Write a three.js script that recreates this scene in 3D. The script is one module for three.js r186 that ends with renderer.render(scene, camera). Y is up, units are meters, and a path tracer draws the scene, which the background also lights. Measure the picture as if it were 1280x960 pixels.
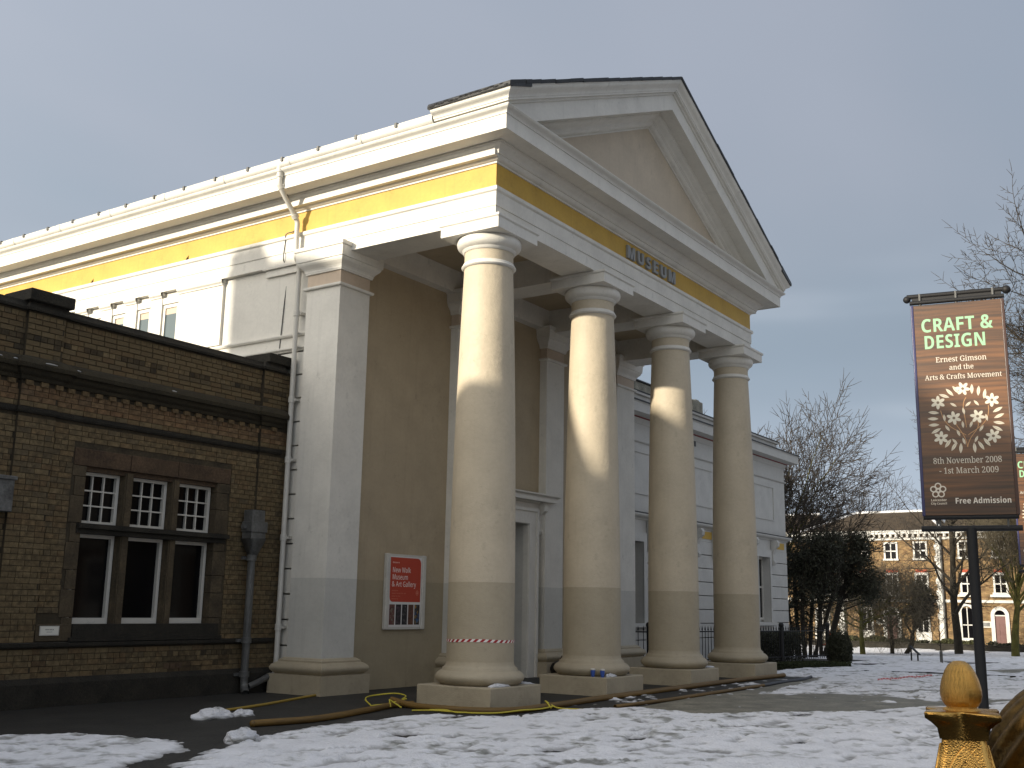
import * as THREE from 'three';
import { mergeGeometries, mergeVertices } from 'three/addons/utils/BufferGeometryUtils.js';
import { RoundedBoxGeometry } from 'three/addons/geometries/RoundedBoxGeometry.js';
import { TextGeometry } from 'three/addons/geometries/TextGeometry.js';
import { FontLoader } from 'three/addons/loaders/FontLoader.js';
import { ImprovedNoise } from 'three/addons/math/ImprovedNoise.js';

/* ---------- camera ---------- */
const scene = new THREE.Scene();
const camera = new THREE.PerspectiveCamera(39.13, 4 / 3, 0.3, 900);
{
  const yaw = 0.5947, pitch = 0.2018, roll = 0.0175;
  const d = new THREE.Vector3(Math.cos(pitch) * Math.cos(yaw), Math.sin(pitch), -Math.cos(pitch) * Math.sin(yaw));
  const r = new THREE.Vector3().crossVectors(d, new THREE.Vector3(0, 1, 0)).normalize();
  const u = new THREE.Vector3().crossVectors(r, d);
  const r2 = r.clone().multiplyScalar(Math.cos(roll)).addScaledVector(u, Math.sin(roll));
  const u2 = u.clone().multiplyScalar(Math.cos(roll)).addScaledVector(r, -Math.sin(roll));
  camera.position.set(-14.827, 1.6, 10.563);
  camera.quaternion.setFromRotationMatrix(new THREE.Matrix4().makeBasis(r2, u2, d.clone().negate()));
}
/* ---------- sky, sun, exposure ---------- */
const perlin = new ImprovedNoise();
const clamp = (x, a, b) => Math.min(b, Math.max(a, x));
const sstep = (a, b, x) => { const t = clamp((x - a) / (b - a), 0, 1); return t * t * (3 - 2 * t); };
const fbm = (x, y, z, n = 4) => { let s = 0, a = 0.5, f = 1; for (let i = 0; i < n; i++) { s += a * perlin.noise(x * f, y * f, z * f); a *= 0.5; f *= 2.03; } return s; };
const SUN = new THREE.Vector3(-1, 0.23, -0.36).normalize();
{
  const W = 1024, H = 512, data = new Float32Array(W * H * 4);
  for (let j = 0; j < H; j++) for (let i = 0; i < W; i++) {
    const el = ((j + 0.5) / H - 0.5) * Math.PI, az = ((i + 0.5) / W - 0.5) * 2 * Math.PI;
    const x = Math.cos(az) * Math.cos(el), y = Math.sin(el), z = Math.sin(az) * Math.cos(el);
    const e = Math.max(0, y);
    // pale at the horizon, blue-grey above, a thin grey veil higher up
    const mix3 = (p, q, t) => p.map((v, k) => v + (q[k] - v) * t);
    const toSun = x * SUN.x + y * SUN.y + z * SUN.z;
    const s = 1 / (e + 0.16), cl = fbm(x * s * 0.55 + 3.1, z * s * 1.1 + 7.7, 1.5, 5);
    let c = mix3([0.40, 0.465, 0.55], [0.245, 0.305, 0.375], sstep(0.06, 0.24, e));
    c = mix3(c, [0.255, 0.306, 0.385], sstep(0.26, 0.5, e));
    const veil = sstep(-0.3, 0.4, cl + 0.35 * (toSun + 0.75)) * 0.6 * sstep(0.12, 0.4, e), g = 1 + 0.3 * cl;
    c = mix3(c, [0.288 * g, 0.311 * g, 0.370 * g], veil);
    c = c.map((q) => q * (1 + 0.16 * (1 - sstep(0.2, 0.4, e)) * fbm(az * 2.6, e * 11, 7.7, 4)));
    const band = sstep(-0.05, 0.25, fbm(az * 1.6, e * 20, 4.2, 5)) * sstep(0.0, 0.05, e) * (1 - sstep(0.12, 0.34, e));
    c = mix3(c, [0.56, 0.61, 0.68], band * 0.95);
    // hazy winter air: brighter towards the sun, with a wide warm aureole
    const air = 1 + 1.25 * ((1 + toSun) / 2) ** 2, glow = 2.3 * Math.pow(Math.max(0, toSun), 6);
    for (let k = 0; k < 3; k++) {
      let q = c[k] * (1 + (air - 1) * [1.08, 1, 0.86][k]) + glow * [1, 0.86, 0.64][k];
      if (y < 0) q = [0.16, 0.16, 0.165][k];
      data[(j * W + i) * 4 + k] = q;
    }
    data[(j * W + i) * 4 + 3] = 1;
  }
  const sky = new THREE.DataTexture(data, W, H, THREE.RGBAFormat, THREE.FloatType);
  sky.mapping = THREE.EquirectangularReflectionMapping; sky.magFilter = THREE.LinearFilter; sky.needsUpdate = true;
  scene.background = sky; scene.environment = sky; scene.environmentIntensity = 1; scene.backgroundIntensity = 1;
}
const sun = new THREE.DirectionalLight(new THREE.Color(1, 0.90, 0.735), 5);
sun.position.copy(SUN).multiplyScalar(120).add(new THREE.Vector3(15, 0, 0)); sun.target.position.set(15, 0, 0);
sun.castShadow = true; sun.shadow.radius = 1.3; sun.shadow.mapSize.set(4096, 4096);
Object.assign(sun.shadow.camera, { left: -70, right: 70, top: 60, bottom: -40, near: 1, far: 260 });
scene.add(sun, sun.target);
const renderer = new THREE.WebGLRenderer({ antialias: true });
renderer.setSize(1024, 768); renderer.shadowMap.enabled = true;
renderer.toneMapping = THREE.LinearToneMapping; renderer.toneMappingExposure = 1.22;

/* ---------- helpers ---------- */
let seed = 12345;
const rnd = () => { seed = (seed + 0x6d2b79f5) | 0; let t = Math.imul(seed ^ (seed >>> 15), 1 | seed); t = (t + Math.imul(t ^ (t >>> 7), 61 | t)) ^ t; return ((t ^ (t >>> 14)) >>> 0) / 4294967296; };
const rr = (a, b) => a + (b - a) * rnd();
const V = (x, y, z) => new THREE.Vector3(x, y, z);
const taken = {};
function numbered(n) { const b = n.replace(/_\d{3}$/, ''); const k = taken[b] ?? 0; taken[b] = k + 1; return k ? b + '_' + String(k).padStart(3, '0') : b; }
function tag(o, label, category, group, kind) { Object.assign(o.userData, { label, category }); if (group) o.userData.group = group; if (kind) o.userData.kind = kind; return o; }
function thing(name, label, category, pos = [0, 0, 0], group) { const o = new THREE.Group(); o.name = numbered(name); o.position.set(...pos); scene.add(o); tag(o, label, category, group); return o; }
function mesh(name, geo, mat, parent) { if (Array.isArray(geo)) geo = join(geo); const m = new THREE.Mesh(geo, mat); m.name = parent ? name : numbered(name); m.castShadow = m.receiveShadow = true; (parent || scene).add(m); return m; }
function grp(name, parent) { const g = new THREE.Group(); g.name = name; parent.add(g); return g; }
function struct(name, geo, mat) { const m = mesh(name, geo, mat); m.userData.kind = 'structure'; return m; }
// uv in metres by the face's main direction
function boxUV(g) {
  g = g.index ? g.toNonIndexed() : g; if (!g.attributes.normal) g.computeVertexNormals();
  const p = g.attributes.position, n = g.attributes.normal, uv = new Float32Array(p.count * 2);
  for (let i = 0; i < p.count; i += 3) {
    let nx = 0, ny = 0, nz = 0;
    for (let k = 0; k < 3; k++) { nx += n.getX(i + k); ny += n.getY(i + k); nz += n.getZ(i + k); }
    nx = Math.abs(nx); ny = Math.abs(ny); nz = Math.abs(nz);
    for (let k = 0; k < 3; k++) {
      const x = p.getX(i + k), y = p.getY(i + k), z = p.getZ(i + k);
      const [a, b] = nx >= ny && nx >= nz ? [z, y] : ny >= nz ? [x, z] : [x, y];
      uv[(i + k) * 2] = a; uv[(i + k) * 2 + 1] = b;
    }
  }
  g.setAttribute('uv', new THREE.BufferAttribute(uv, 2)); return g;
}
function join(list) { return mergeGeometries(list.map((g) => { g = g.index ? g.toNonIndexed() : g; for (const k of Object.keys(g.attributes)) if (!['position', 'normal', 'uv', 'color'].includes(k)) g.deleteAttribute(k); return g; }), false); }
function box(x0, x1, y0, y1, z0, z1) { const g = new THREE.BoxGeometry(Math.abs(x1 - x0), Math.abs(y1 - y0), Math.abs(z1 - z0)); g.translate((x0 + x1) / 2, (y0 + y1) / 2, (z0 + z1) / 2); return boxUV(g); }
function rbox(x0, x1, y0, y1, z0, z1, r = 0.015) { const g = new RoundedBoxGeometry(Math.abs(x1 - x0), Math.abs(y1 - y0), Math.abs(z1 - z0), 1, r); g.translate((x0 + x1) / 2, (y0 + y1) / 2, (z0 + z1) / 2); return boxUV(g); }
function tri(list) { const g = new THREE.BufferGeometry(); g.setAttribute('position', new THREE.Float32BufferAttribute(list, 3)); g.computeVertexNormals(); return boxUV(g); }
// a moulding swept round corners: path(o) gives the corner points in x,z for the outward offset o
function sweep(profile, path, closed = false) {
  const a = [];
  for (let i = 0; i + 1 < profile.length; i++) {
    const P = path(profile[i][0]), Q = path(profile[i + 1][0]), y0 = profile[i][1], y1 = profile[i + 1][1], n = P.length;
    for (let k = 0; k < (closed ? n : n - 1); k++) {
      const m = (k + 1) % n, A = [P[k][0], y0, P[k][1]], B = [P[m][0], y0, P[m][1]], C = [Q[m][0], y1, Q[m][1]], D = [Q[k][0], y1, Q[k][1]];
      a.push(...A, ...B, ...C, ...A, ...C, ...D);
    }
  }
  return tri(a);
}
const ring = (x0, x1, z0, z1) => (o) => [[x0 - o, z0 - o], [x0 - o, z1 + o], [x1 + o, z1 + o], [x1 + o, z0 - o]];
const arc = (x0, y0, x1, y1, bulge, n = 5) => { const o = []; for (let i = 0; i <= n; i++) { const t = i / n, dx = x1 - x0, dy = y1 - y0, b = bulge * 4 * t * (1 - t); o.push([x0 + dx * t + dy * b, y0 + dy * t - dx * b]); } return o; };
const cyma = (x0, y0, x1, y1, n = 6) => { const o = []; for (let i = 0; i <= n; i++) { const t = i / n; o.push([x0 + (x1 - x0) * (t - Math.sin(t * 2 * Math.PI) * 0.13), y0 + (y1 - y0) * t]); } return o; };
function lathe(pts, x, z, seg = 48) { const g = new THREE.LatheGeometry(pts.map(([r, y]) => new THREE.Vector2(r, y)), seg); const uv = g.attributes.uv, p = g.attributes.position; for (let i = 0; i < uv.count; i++) uv.setXY(i, uv.getX(i) * 3.2, p.getY(i)); g.translate(x, 0, z); return g.toNonIndexed(); }
function tube(points, r, sides = 8, n = 0) { const c = new THREE.CatmullRomCurve3(points.map((p) => (p.isVector3 ? p : V(...p))), false, 'centripetal'); return new THREE.TubeGeometry(c, n || Math.max(2, points.length * 4), r, sides, false).toNonIndexed(); }
function rod(a, b, r, sides = 8, r2 = r) { const A = V(...a), B = V(...b), d = B.clone().sub(A), g = new THREE.CylinderGeometry(r2, r, d.length(), sides, 1); g.applyQuaternion(new THREE.Quaternion().setFromUnitVectors(V(0, 1, 0), d.clone().normalize())); g.translate(...A.add(B).multiplyScalar(0.5).toArray()); return g.toNonIndexed(); }
function extrude(shapePts, depth, bevel = 0) { const s = new THREE.Shape(shapePts.map((p) => new THREE.Vector2(...p))); return boxUV(new THREE.ExtrudeGeometry(s, { depth, bevelEnabled: bevel > 0, bevelSize: bevel, bevelThickness: bevel, bevelSegments: 1 })); }

/* ---------- textures and materials ---------- */
function noiseTex(size, f, srgb = true) {
  const data = new Uint8Array(size * size * 4);
  for (let j = 0; j < size; j++) for (let i = 0; i < size; i++) { const c = f(i / size, j / size), o = (j * size + i) * 4; for (let k = 0; k < 3; k++) data[o + k] = clamp(Array.isArray(c) ? c[k] : c, 0, 1) * 255; data[o + 3] = 255; }
  const t = new THREE.DataTexture(data, size, size); t.wrapS = t.wrapT = THREE.RepeatWrapping; t.magFilter = THREE.LinearFilter; t.minFilter = THREE.LinearMipmapLinearFilter; t.generateMipmaps = true; if (srgb) t.colorSpace = THREE.SRGBColorSpace; t.needsUpdate = true; return t;
}
// tiling noise: blends four shifted lookups
const tileN = (u, v, f, z, n = 4) => { const s = (a, b) => fbm(a * f, b * f, z, n); const bu = u, bv = v; return s(u, v) * (1 - bu) * (1 - bv) + s(u - 1, v) * bu * (1 - bv) + s(u, v - 1) * (1 - bu) * bv + s(u - 1, v - 1) * bu * bv; };
const rep = (t, s) => { const c = t.clone(); c.repeat.set(s, s); c.needsUpdate = true; return c; };
const plasterTone = noiseTex(1024, (u, v) => { const a = tileN(u, v, 5, 1), b = tileN(u, v, 40, 2, 3), st = tileN(u, v, 14, 8, 4), drip = fbm(u * 46, v * 2.2, 4.4, 3) * (1 - Math.abs(2 * u - 1) ** 8), k = tileN(u, v, 7, 15, 3), m = tileN(u, v, 3, 16, 2); const crack = m > 0.04 && Math.abs(k) < 0.003 ? 0.05 : 0; const g = 0.955 + 0.11 * a + 0.05 * b - 0.06 * sstep(0.2, 0.42, st) - 0.02 * sstep(0.12, 0.4, drip) - crack; return [g, g * 0.992, g * 0.972]; });
const plasterBump = noiseTex(512, (u, v) => 0.5 + 0.55 * tileN(u, v, 9, 3, 4) + 0.3 * tileN(u, v, 60, 4, 2), false);
const grime = noiseTex(512, (u, v) => { const a = tileN(u, v, 6, 11, 5), b = tileN(u, v, 48, 12, 3); const g = 0.78 + 0.5 * a + 0.35 * b; return [g, g * 0.99, g * 0.95]; });
const gritBump = noiseTex(512, (u, v) => 0.5 + 0.5 * tileN(u, v, 30, 13, 4), false);
const lin = (r, g, b) => new THREE.Color().setRGB(r, g, b);
const mat = (c, o = {}) => new THREE.MeshStandardMaterial({ color: c, roughness: 0.85, ...o });
const M = {};
{
  const pt = rep(plasterTone, 0.35), pb = rep(plasterBump, 0.7), gm = rep(grime, 0.5), gb = rep(gritBump, 1.6);
  const paint = (c, o = {}) => mat(c, { map: pt, bumpMap: pb, bumpScale: 0.006, roughness: 0.62, ...o });
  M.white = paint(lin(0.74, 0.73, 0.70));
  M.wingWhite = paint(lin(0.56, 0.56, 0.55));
  M.whiteLow = paint(lin(0.60, 0.60, 0.58));
  M.cream = paint(lin(0.555, 0.485, 0.375), { bumpScale: 0.012 });
  M.creamLow = paint(lin(0.425, 0.37, 0.275), { bumpScale: 0.012 });
  M.pink = paint(lin(0.56, 0.46, 0.37));
  M.tan = paint(lin(0.46, 0.38, 0.265)); M.tanLow = paint(lin(0.38, 0.325, 0.225));
  M.yellow = paint(lin(0.60, 0.385, 0.07)); M.tympanum = paint(lin(0.58, 0.50, 0.40));
  M.red = paint(lin(0.22, 0.02, 0.02));
  M.parapet = mat(lin(0.46, 0.45, 0.40), { map: gm, bumpMap: gb, bumpScale: 0.03 });
  M.lead = mat(lin(0.07, 0.072, 0.08), { map: gm, bumpMap: gb, bumpScale: 0.03, roughness: 0.45, metalness: 0.3 });
  M.slate = mat(lin(0.035, 0.037, 0.043), { map: gm, bumpMap: gb, bumpScale: 0.01, roughness: 0.6 });
  M.stone = mat(lin(0.115, 0.088, 0.055), { map: gm, bumpMap: gb, bumpScale: 0.012, roughness: 0.92 });
  M.lintel = mat(lin(0.118, 0.076, 0.047), { map: gm, bumpMap: gb, bumpScale: 0.012, roughness: 0.92 });
  M.soot = mat(lin(0.034, 0.030, 0.023), { map: gm, bumpMap: gb, bumpScale: 0.025, roughness: 0.95 });
  M.moss = mat(lin(0.056, 0.046, 0.027), { map: gm, bumpMap: gb, bumpScale: 0.03, roughness: 1 });
  M.mortar = mat(lin(0.074, 0.058, 0.036), { map: gm, roughness: 0.95 });
  M.bricks = [[0.215, 0.160, 0.088], [0.232, 0.175, 0.099], [0.198, 0.146, 0.081], [0.215, 0.151, 0.081], [0.172, 0.132, 0.079], [0.195, 0.132, 0.072]].map((c) => mat(lin(...c), { map: rep(grime, 3), bumpMap: gb, bumpScale: 0.006, roughness: 0.95 }));
  M.brickVC = mat(lin(1, 1, 1), { vertexColors: true, map: rep(grime, 2), bumpMap: gb, bumpScale: 0.006, roughness: 0.95 });
  M.frame = mat(lin(0.62, 0.61, 0.58), { map: pt, roughness: 0.5 });
  M.glass = new THREE.MeshPhysicalMaterial({ color: lin(0.004, 0.004, 0.005), roughness: 0.06, metalness: 0, specularIntensity: 0.22 });
  M.glassGrey = new THREE.MeshPhysicalMaterial({ color: lin(0.10, 0.13, 0.14), roughness: 0.06 });
  M.greyPaint = mat(lin(0.16, 0.165, 0.175), { map: gm, roughness: 0.5 });
  M.doorGrey = mat(lin(0.30, 0.31, 0.32), { map: gm, roughness: 0.5 });
  M.black = mat(lin(0.005, 0.005, 0.006), { roughness: 0.65 });
  M.blackMatt = mat(lin(0.012, 0.012, 0.012), { roughness: 0.95 });
  M.letter = mat(lin(0.27, 0.28, 0.285), { roughness: 0.45, metalness: 0.1 });
  M.asphalt = mat(lin(0.030, 0.029, 0.027), { map: rep(grime, 0.35), bumpMap: rep(gritBump, 0.8), bumpScale: 0.02, roughness: 0.7 });
  M.path = mat(lin(0.30, 0.285, 0.24), { map: rep(grime, 0.4), bumpMap: rep(gritBump, 0.8), bumpScale: 0.02, roughness: 0.6 });
  M.snow = new THREE.MeshStandardMaterial({ color: lin(0.84, 0.84, 0.855), map: rep(noiseTex(1024, (u, v) => { const a = tileN(u, v, 10, 21, 5), b = tileN(u, v, 90, 22, 2), d = tileN(u, v, 15, 23, 4), e = tileN(u, v, 4, 24, 2); const slush = sstep(0.02, 0.30, d + 0.55 * e); const g = 0.96 + 0.12 * a + 0.10 * b - 0.37 * slush; return [g * 0.992, g * 0.993, g - 0.03 * slush]; }), 0.22), bumpMap: rep(gritBump, 1.3), bumpScale: 0.035, roughness: 0.9 });
  M.hose = mat(lin(0.27, 0.155, 0.032), { map: gm, roughness: 0.6 });
  M.hoseDark = mat(lin(0.03, 0.032, 0.042), { roughness: 0.5 });
  M.rope = mat(lin(0.50, 0.42, 0.04), { roughness: 0.7 });
  M.gold = mat(lin(0.62, 0.36, 0.10), { metalness: 1, roughness: 0.24, bumpMap: rep(gritBump, 8), bumpScale: 0.0022 });
  M.bark = mat(lin(0.045, 0.038, 0.028), { map: gm, bumpMap: gb, bumpScale: 0.03, roughness: 1 });
  M.mossBark = mat(lin(0.13, 0.125, 0.03), { map: gm, bumpMap: gb, bumpScale: 0.03, roughness: 1 });
  M.twig = mat(lin(0.055, 0.045, 0.036), { roughness: 1 });
  M.twigPale = mat(lin(0.12, 0.10, 0.065), { roughness: 1 });
  M.leafDark = mat(lin(0.028, 0.030, 0.014), { roughness: 0.7, side: THREE.DoubleSide });
  M.leafOlive = mat(lin(0.05, 0.052, 0.018), { roughness: 0.8, side: THREE.DoubleSide });
  M.grass = mat(lin(0.026, 0.034, 0.012), { roughness: 1, side: THREE.DoubleSide });
}

/* ---------- ground ---------- */
function groundY(x, z) { const w = (x + 14.83) * 0.828 - (z - 10.56) * 0.56; return -1.0 * sstep(26, 76, w); }
{
  const xs = [], zs = [];
  for (let x = -400; x < -40; x += 60) xs.push(x); for (let x = -40; x < 140; x += 2.5) xs.push(x); for (let x = 140; x <= 620; x += 60) xs.push(x);
  for (let z = -400; z < -60; z += 50) zs.push(z); for (let z = -60; z < 60; z += 2.5) zs.push(z); for (let z = 60; z <= 420; z += 50) zs.push(z);
  const pos = [], uv = [], idx = [];
  for (const z of zs) for (const x of xs) { pos.push(x, groundY(x, z), z); uv.push(x, z); }
  const n = xs.length;
  for (let j = 0; j + 1 < zs.length; j++) for (let i = 0; i + 1 < n; i++) { const a = j * n + i; idx.push(a, a + n, a + 1, a + 1, a + n, a + n + 1); }
  const g = new THREE.BufferGeometry(); g.setAttribute('position', new THREE.Float32BufferAttribute(pos, 3)); g.setAttribute('uv', new THREE.Float32BufferAttribute(uv, 2)); g.setIndex(idx); g.computeVertexNormals();
  struct('ground', g, M.asphalt);
}
// worn path of grey stone-dust between the snow fields
const pathPoly = [[0.6, 2.5], [1.4, 2.1], [3.6, 1.95], [7, 1.95], [10, 1.7], [12.6, 1.6], [18, 3.6], [30, 8], [30, 14], [14, 9], [8, 6.9], [5.1, 5.75], [3.4, 5.05], [2.3, 4.2], [1.2, 3.3]];
{
  const s = new THREE.Shape(pathPoly.map(([x, z]) => new THREE.Vector2(x, -z))); const g = new THREE.ShapeGeometry(s); g.rotateX(-Math.PI / 2); g.translate(0, 0.006, 0);
  const p = g.attributes.position, uv = g.attributes.uv; for (let i = 0; i < p.count; i++) uv.setXY(i, p.getX(i), p.getZ(i));
  struct('path', g, M.path);
}
function sdPoly(poly, x, z) { // positive inside
  let d = Infinity, inside = false;
  for (let i = 0, j = poly.length - 1; i < poly.length; j = i++) {
    const [ax, az] = poly[i], [bx, bz] = poly[j], ex = bx - ax, ez = bz - az, t = clamp(((x - ax) * ex + (z - az) * ez) / (ex * ex + ez * ez), 0, 1);
    d = Math.min(d, Math.hypot(x - ax - ex * t, z - az - ez * t));
    if ((az > z) !== (bz > z) && x < ((bx - ax) * (z - az)) / (bz - az) + ax) inside = !inside;
  }
  return inside ? d : -d;
}
const bareFront = [[-11, 20], [-9.2, 4.0], [-7.36, 1.53], [-5.62, 0.6], [-3.82, 0.2], [-1.86, 0.3], [-1.35, 1.25], [-0.6, 1.5], [0.3, 1.42], [1.6, 2.15], [1.2, 3.3], [2.3, 4.1], [3.4, 5.0], [5.1, 5.7], [8, 6.8], [14, 8.8], [16.2, 9.5], [16.2, 20]];
const clearPoly = [[0.6, 2.5], [1.4, 2.1], [3.6, 1.95], [5.2, 2.3], [6.9, 3.5], [7.0, 4.6], [6.3, 5.4], [5.1, 5.6], [3.4, 5.05], [2.3, 4.2], [1.2, 3.3]];
const leftPatch = [[-12, -2.6], [-7.1, -1.95], [-6.35, -1.4], [-6.05, -0.3], [-6.0, 0.35], [-6.6, 1.05], [-7.6, 1.35], [-8.6, 2.6], [-10.5, 6], [-12, 7]];
const farSnow = [[11.7, 0.9], [13, -0.1], [16.4, -0.6], [16.4, 9.8], [14, 9], [9, 7.1], [6.4, 5.6], [7.0, 4.6], [6.9, 3.5], [5.6, 2.5], [8, 2.1], [10.4, 2.0], [11.8, 1.7]];
const rightSnow = [[16.2, 3.2], [16.2, 9.6], [18, 9.9], [18, 3.4]];
{
  const x0 = -12, x1 = 16.25, z0 = -3, z1 = 11, st = 0.055, nx = Math.round((x1 - x0) / st), nz = Math.round((z1 - z0) / st), H = new Float32Array((nx + 1) * (nz + 1));
  for (let j = 0; j <= nz; j++) for (let i = 0; i <= nx; i++) {
    const x = x0 + i * st, z = z0 + j * st;
    const sdL = sdPoly(leftPatch, x, z) - 0.16;
    let sd = Math.max(sdPoly(bareFront, x, z), sdL, sdPoly(farSnow, x, z));
    const n1 = fbm(x * 0.9, z * 0.9, 3.3, 4), n2 = fbm(x * 4.1, z * 4.1, 9.1, 3), n3 = fbm(x * 2.2, z * 2.2, 5.5, 3);
    const across = fbm(x * 1.1 + z * 0.5, z * 3.4 - x * 0.6, 17.0, 4);          // wind-packed streaks and trodden hollows
    const edge = sstep(-0.1, 0.7, sd);
    let h = Math.min(0.032, sd * 0.16) + n1 * (0.012 + 0.04 * edge) + n2 * 0.042 + n3 * (0.018 + 0.016 * edge) - (sdPoly(farSnow, x, z) > 0 ? 0.004 + 0.035 * sstep(0.05, 0.3, across) : 0);
    const trod = sstep(0.07, 0.26, across) * 0.050 + sstep(0.16, 0.34, n2) * 0.034 + sstep(0.10, 0.22, fbm(x * 6.5, z * 6.5, 31, 2)) * sstep(-0.1, 0.1, n3) * 0.018;
    h -= trod * (0.5 + sstep(-0.1, 0.25, n1)) ;
    
    // slushy remnants on the path and the apron in front of the plinths
    if (sd < 0) { const on = sdPoly(clearPoly, x, z) > 0; h = Math.max(h, (n2 * 0.10 + n1 * 0.06) - (on ? (x > 5.5 ? 0.036 : 0.05) : (x > 0.9 && z > 0.75 && z < 2.2 ? 0.026 : 0.10))); }
    if (sd > 0.25 && h < 0.006) h = 0.006 + (h - 0.006) * (1 - 0.72 * sstep(0.25, 0.7, sd));   // trodden through to slush, seldom to the tarmac
    H[j * (nx + 1) + i] = clamp(h, -0.03, 0.085);
  }
  const pos = [], uv = [], idx = [], col = [], map = new Int32Array(H.length).fill(-1);
  const vtx = (k) => { if (map[k] < 0) { const i = k % (nx + 1), j = (k - i) / (nx + 1), x = x0 + i * st, z = z0 + j * st; map[k] = pos.length / 3; pos.push(x, H[k] + 0.004 + groundY(x, z), z); uv.push(x, z); const q = sstep(-0.006, 0.016, H[k]); col.push(0.36 + 0.64 * q, 0.355 + 0.645 * q, 0.335 + 0.665 * q); } return map[k]; };
  for (let j = 0; j < nz; j++) for (let i = 0; i < nx; i++) {
    const a = j * (nx + 1) + i, b = a + 1, c = a + nx + 1, d = c + 1;
    if (Math.max(H[a], H[b], H[c], H[d]) < 0.0) continue;
    idx.push(vtx(a), vtx(c), vtx(b), vtx(b), vtx(c), vtx(d));
  }
  const g = new THREE.BufferGeometry(); g.setAttribute('position', new THREE.Float32BufferAttribute(pos, 3)); g.setAttribute('uv', new THREE.Float32BufferAttribute(uv, 2)); g.setAttribute('color', new THREE.Float32BufferAttribute(col, 3)); g.setIndex(idx); g.computeVertexNormals();
  M.thinSnow = M.snow.clone(); M.thinSnow.vertexColors = true; // thin wet slush is greyer than the packed snow
  struct('snow', g, M.thinSnow);
  // the snowed park beyond
  const fp = [], fu = [], fi = [], X0 = 16.2, X1 = 71, Z0 = -34, Z1 = 46, s2 = 0.28, mx = Math.round((X1 - X0) / s2), mz = Math.round((Z1 - Z0) / s2), hh = [];
  for (let j = 0; j <= mz; j++) for (let i = 0; i <= mx; i++) {
    const x = X0 + i * s2, z = Z0 + j * s2, n = fbm(x * 0.5, z * 1.1, 2.2, 4), a = fbm(x * 0.22, z * 0.9, 6.6, 4);
    let h = 0.042 + n * 0.05 - 0.065 * sstep(0.10, 0.34, a);
    
    if (x < 30 && z < -0.9 + (x - 16) * -0.05 && z > -5) h = -0.05;           // bank and garden behind the railing
    hh.push(h); fp.push(x, Math.max(h, -0.04) + groundY(x, z), z); fu.push(x, z);
  }
  for (let j = 0; j < mz; j++) for (let i = 0; i < mx; i++) { const a = j * (mx + 1) + i, c = a + mx + 1; if (Math.max(hh[a], hh[a + 1], hh[c], hh[c + 1]) < 0) continue; fi.push(a, c, a + 1, a + 1, c, c + 1); }
  const fg = new THREE.BufferGeometry(); fg.setAttribute('position', new THREE.Float32BufferAttribute(fp, 3)); fg.setAttribute('uv', new THREE.Float32BufferAttribute(fu, 2)); fg.setIndex(fi); fg.computeVertexNormals();
  struct('snow_field', fg, M.snow);
}

/* ================= the museum with its portico ================= */
const CX = [0, 3.67, 7.28, 10.83], XR = 10.83;
const museum = thing('museum_building', 'white and cream classical museum with yellow frieze, pediment and four round columns', 'museum');
const uPath = (o) => [[-o, -24], [-o, o], [XR + o, o], [XR + o, -24]];
function plinthAndColumn(x) {
  const c = grp('column', museum);
  mesh('plinth', rbox(x - 0.726, x + 0.726, -0.05, 0.336, -0.726, 0.726, 0.02), M.creamLow, c);
  mesh('base', lathe([[0.60, 0.335], [0.64, 0.345], ...arc(0.645, 0.35, 0.645, 0.555, 0.40, 12), [0.62, 0.562], [0.615, 0.60], [0.585, 0.615], [0.562, 0.65], [0.553, 0.70]], x, 0), M.creamLow, c);
  mesh('lower_shaft', lathe([[0.553, 0.70], [0.553, 1.3], [0.552, 1.955]], x, 0), M.creamLow, c);
  const sh = []; for (let i = 0; i <= 24; i++) { const t = i / 24; sh.push([0.552 - 0.122 * (0.35 * t + 0.65 * t * t), 1.955 + t * 5.38]); }
  mesh('shaft', lathe(sh, x, 0), M.cream, c);
  mesh('necking_ring', lathe([[0.43, 7.335], [0.455, 7.34], ...arc(0.455, 7.345, 0.455, 7.395, 0.5, 6), [0.455, 7.40], [0.45, 7.43], [0.43, 7.44]], x, 0), M.white, c);
  mesh('neck', lathe([[0.43, 7.44], [0.43, 7.62]], x, 0), M.cream, c);
  mesh('echinus', lathe([[0.43, 7.62], [0.455, 7.625], [0.455, 7.645], [0.47, 7.65], [0.47, 7.67], ...arc(0.48, 7.675, 0.56, 7.84, 0.22, 7), [0.545, 7.868]], x, 0), M.white, c);
  mesh('abacus', [rbox(x - 0.615, x + 0.615, 7.868, 8.06, -0.615, 0.615, 0.008), sweep([[0.0, 8.045], ...cyma(0.615, 8.045, 0.645, 8.08), [0.645, 8.112], [0.3, 8.112]], (o) => ring(x, x, 0, 0)(o), true)], M.white, c);
}
CX.forEach(plinthAndColumn);

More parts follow.
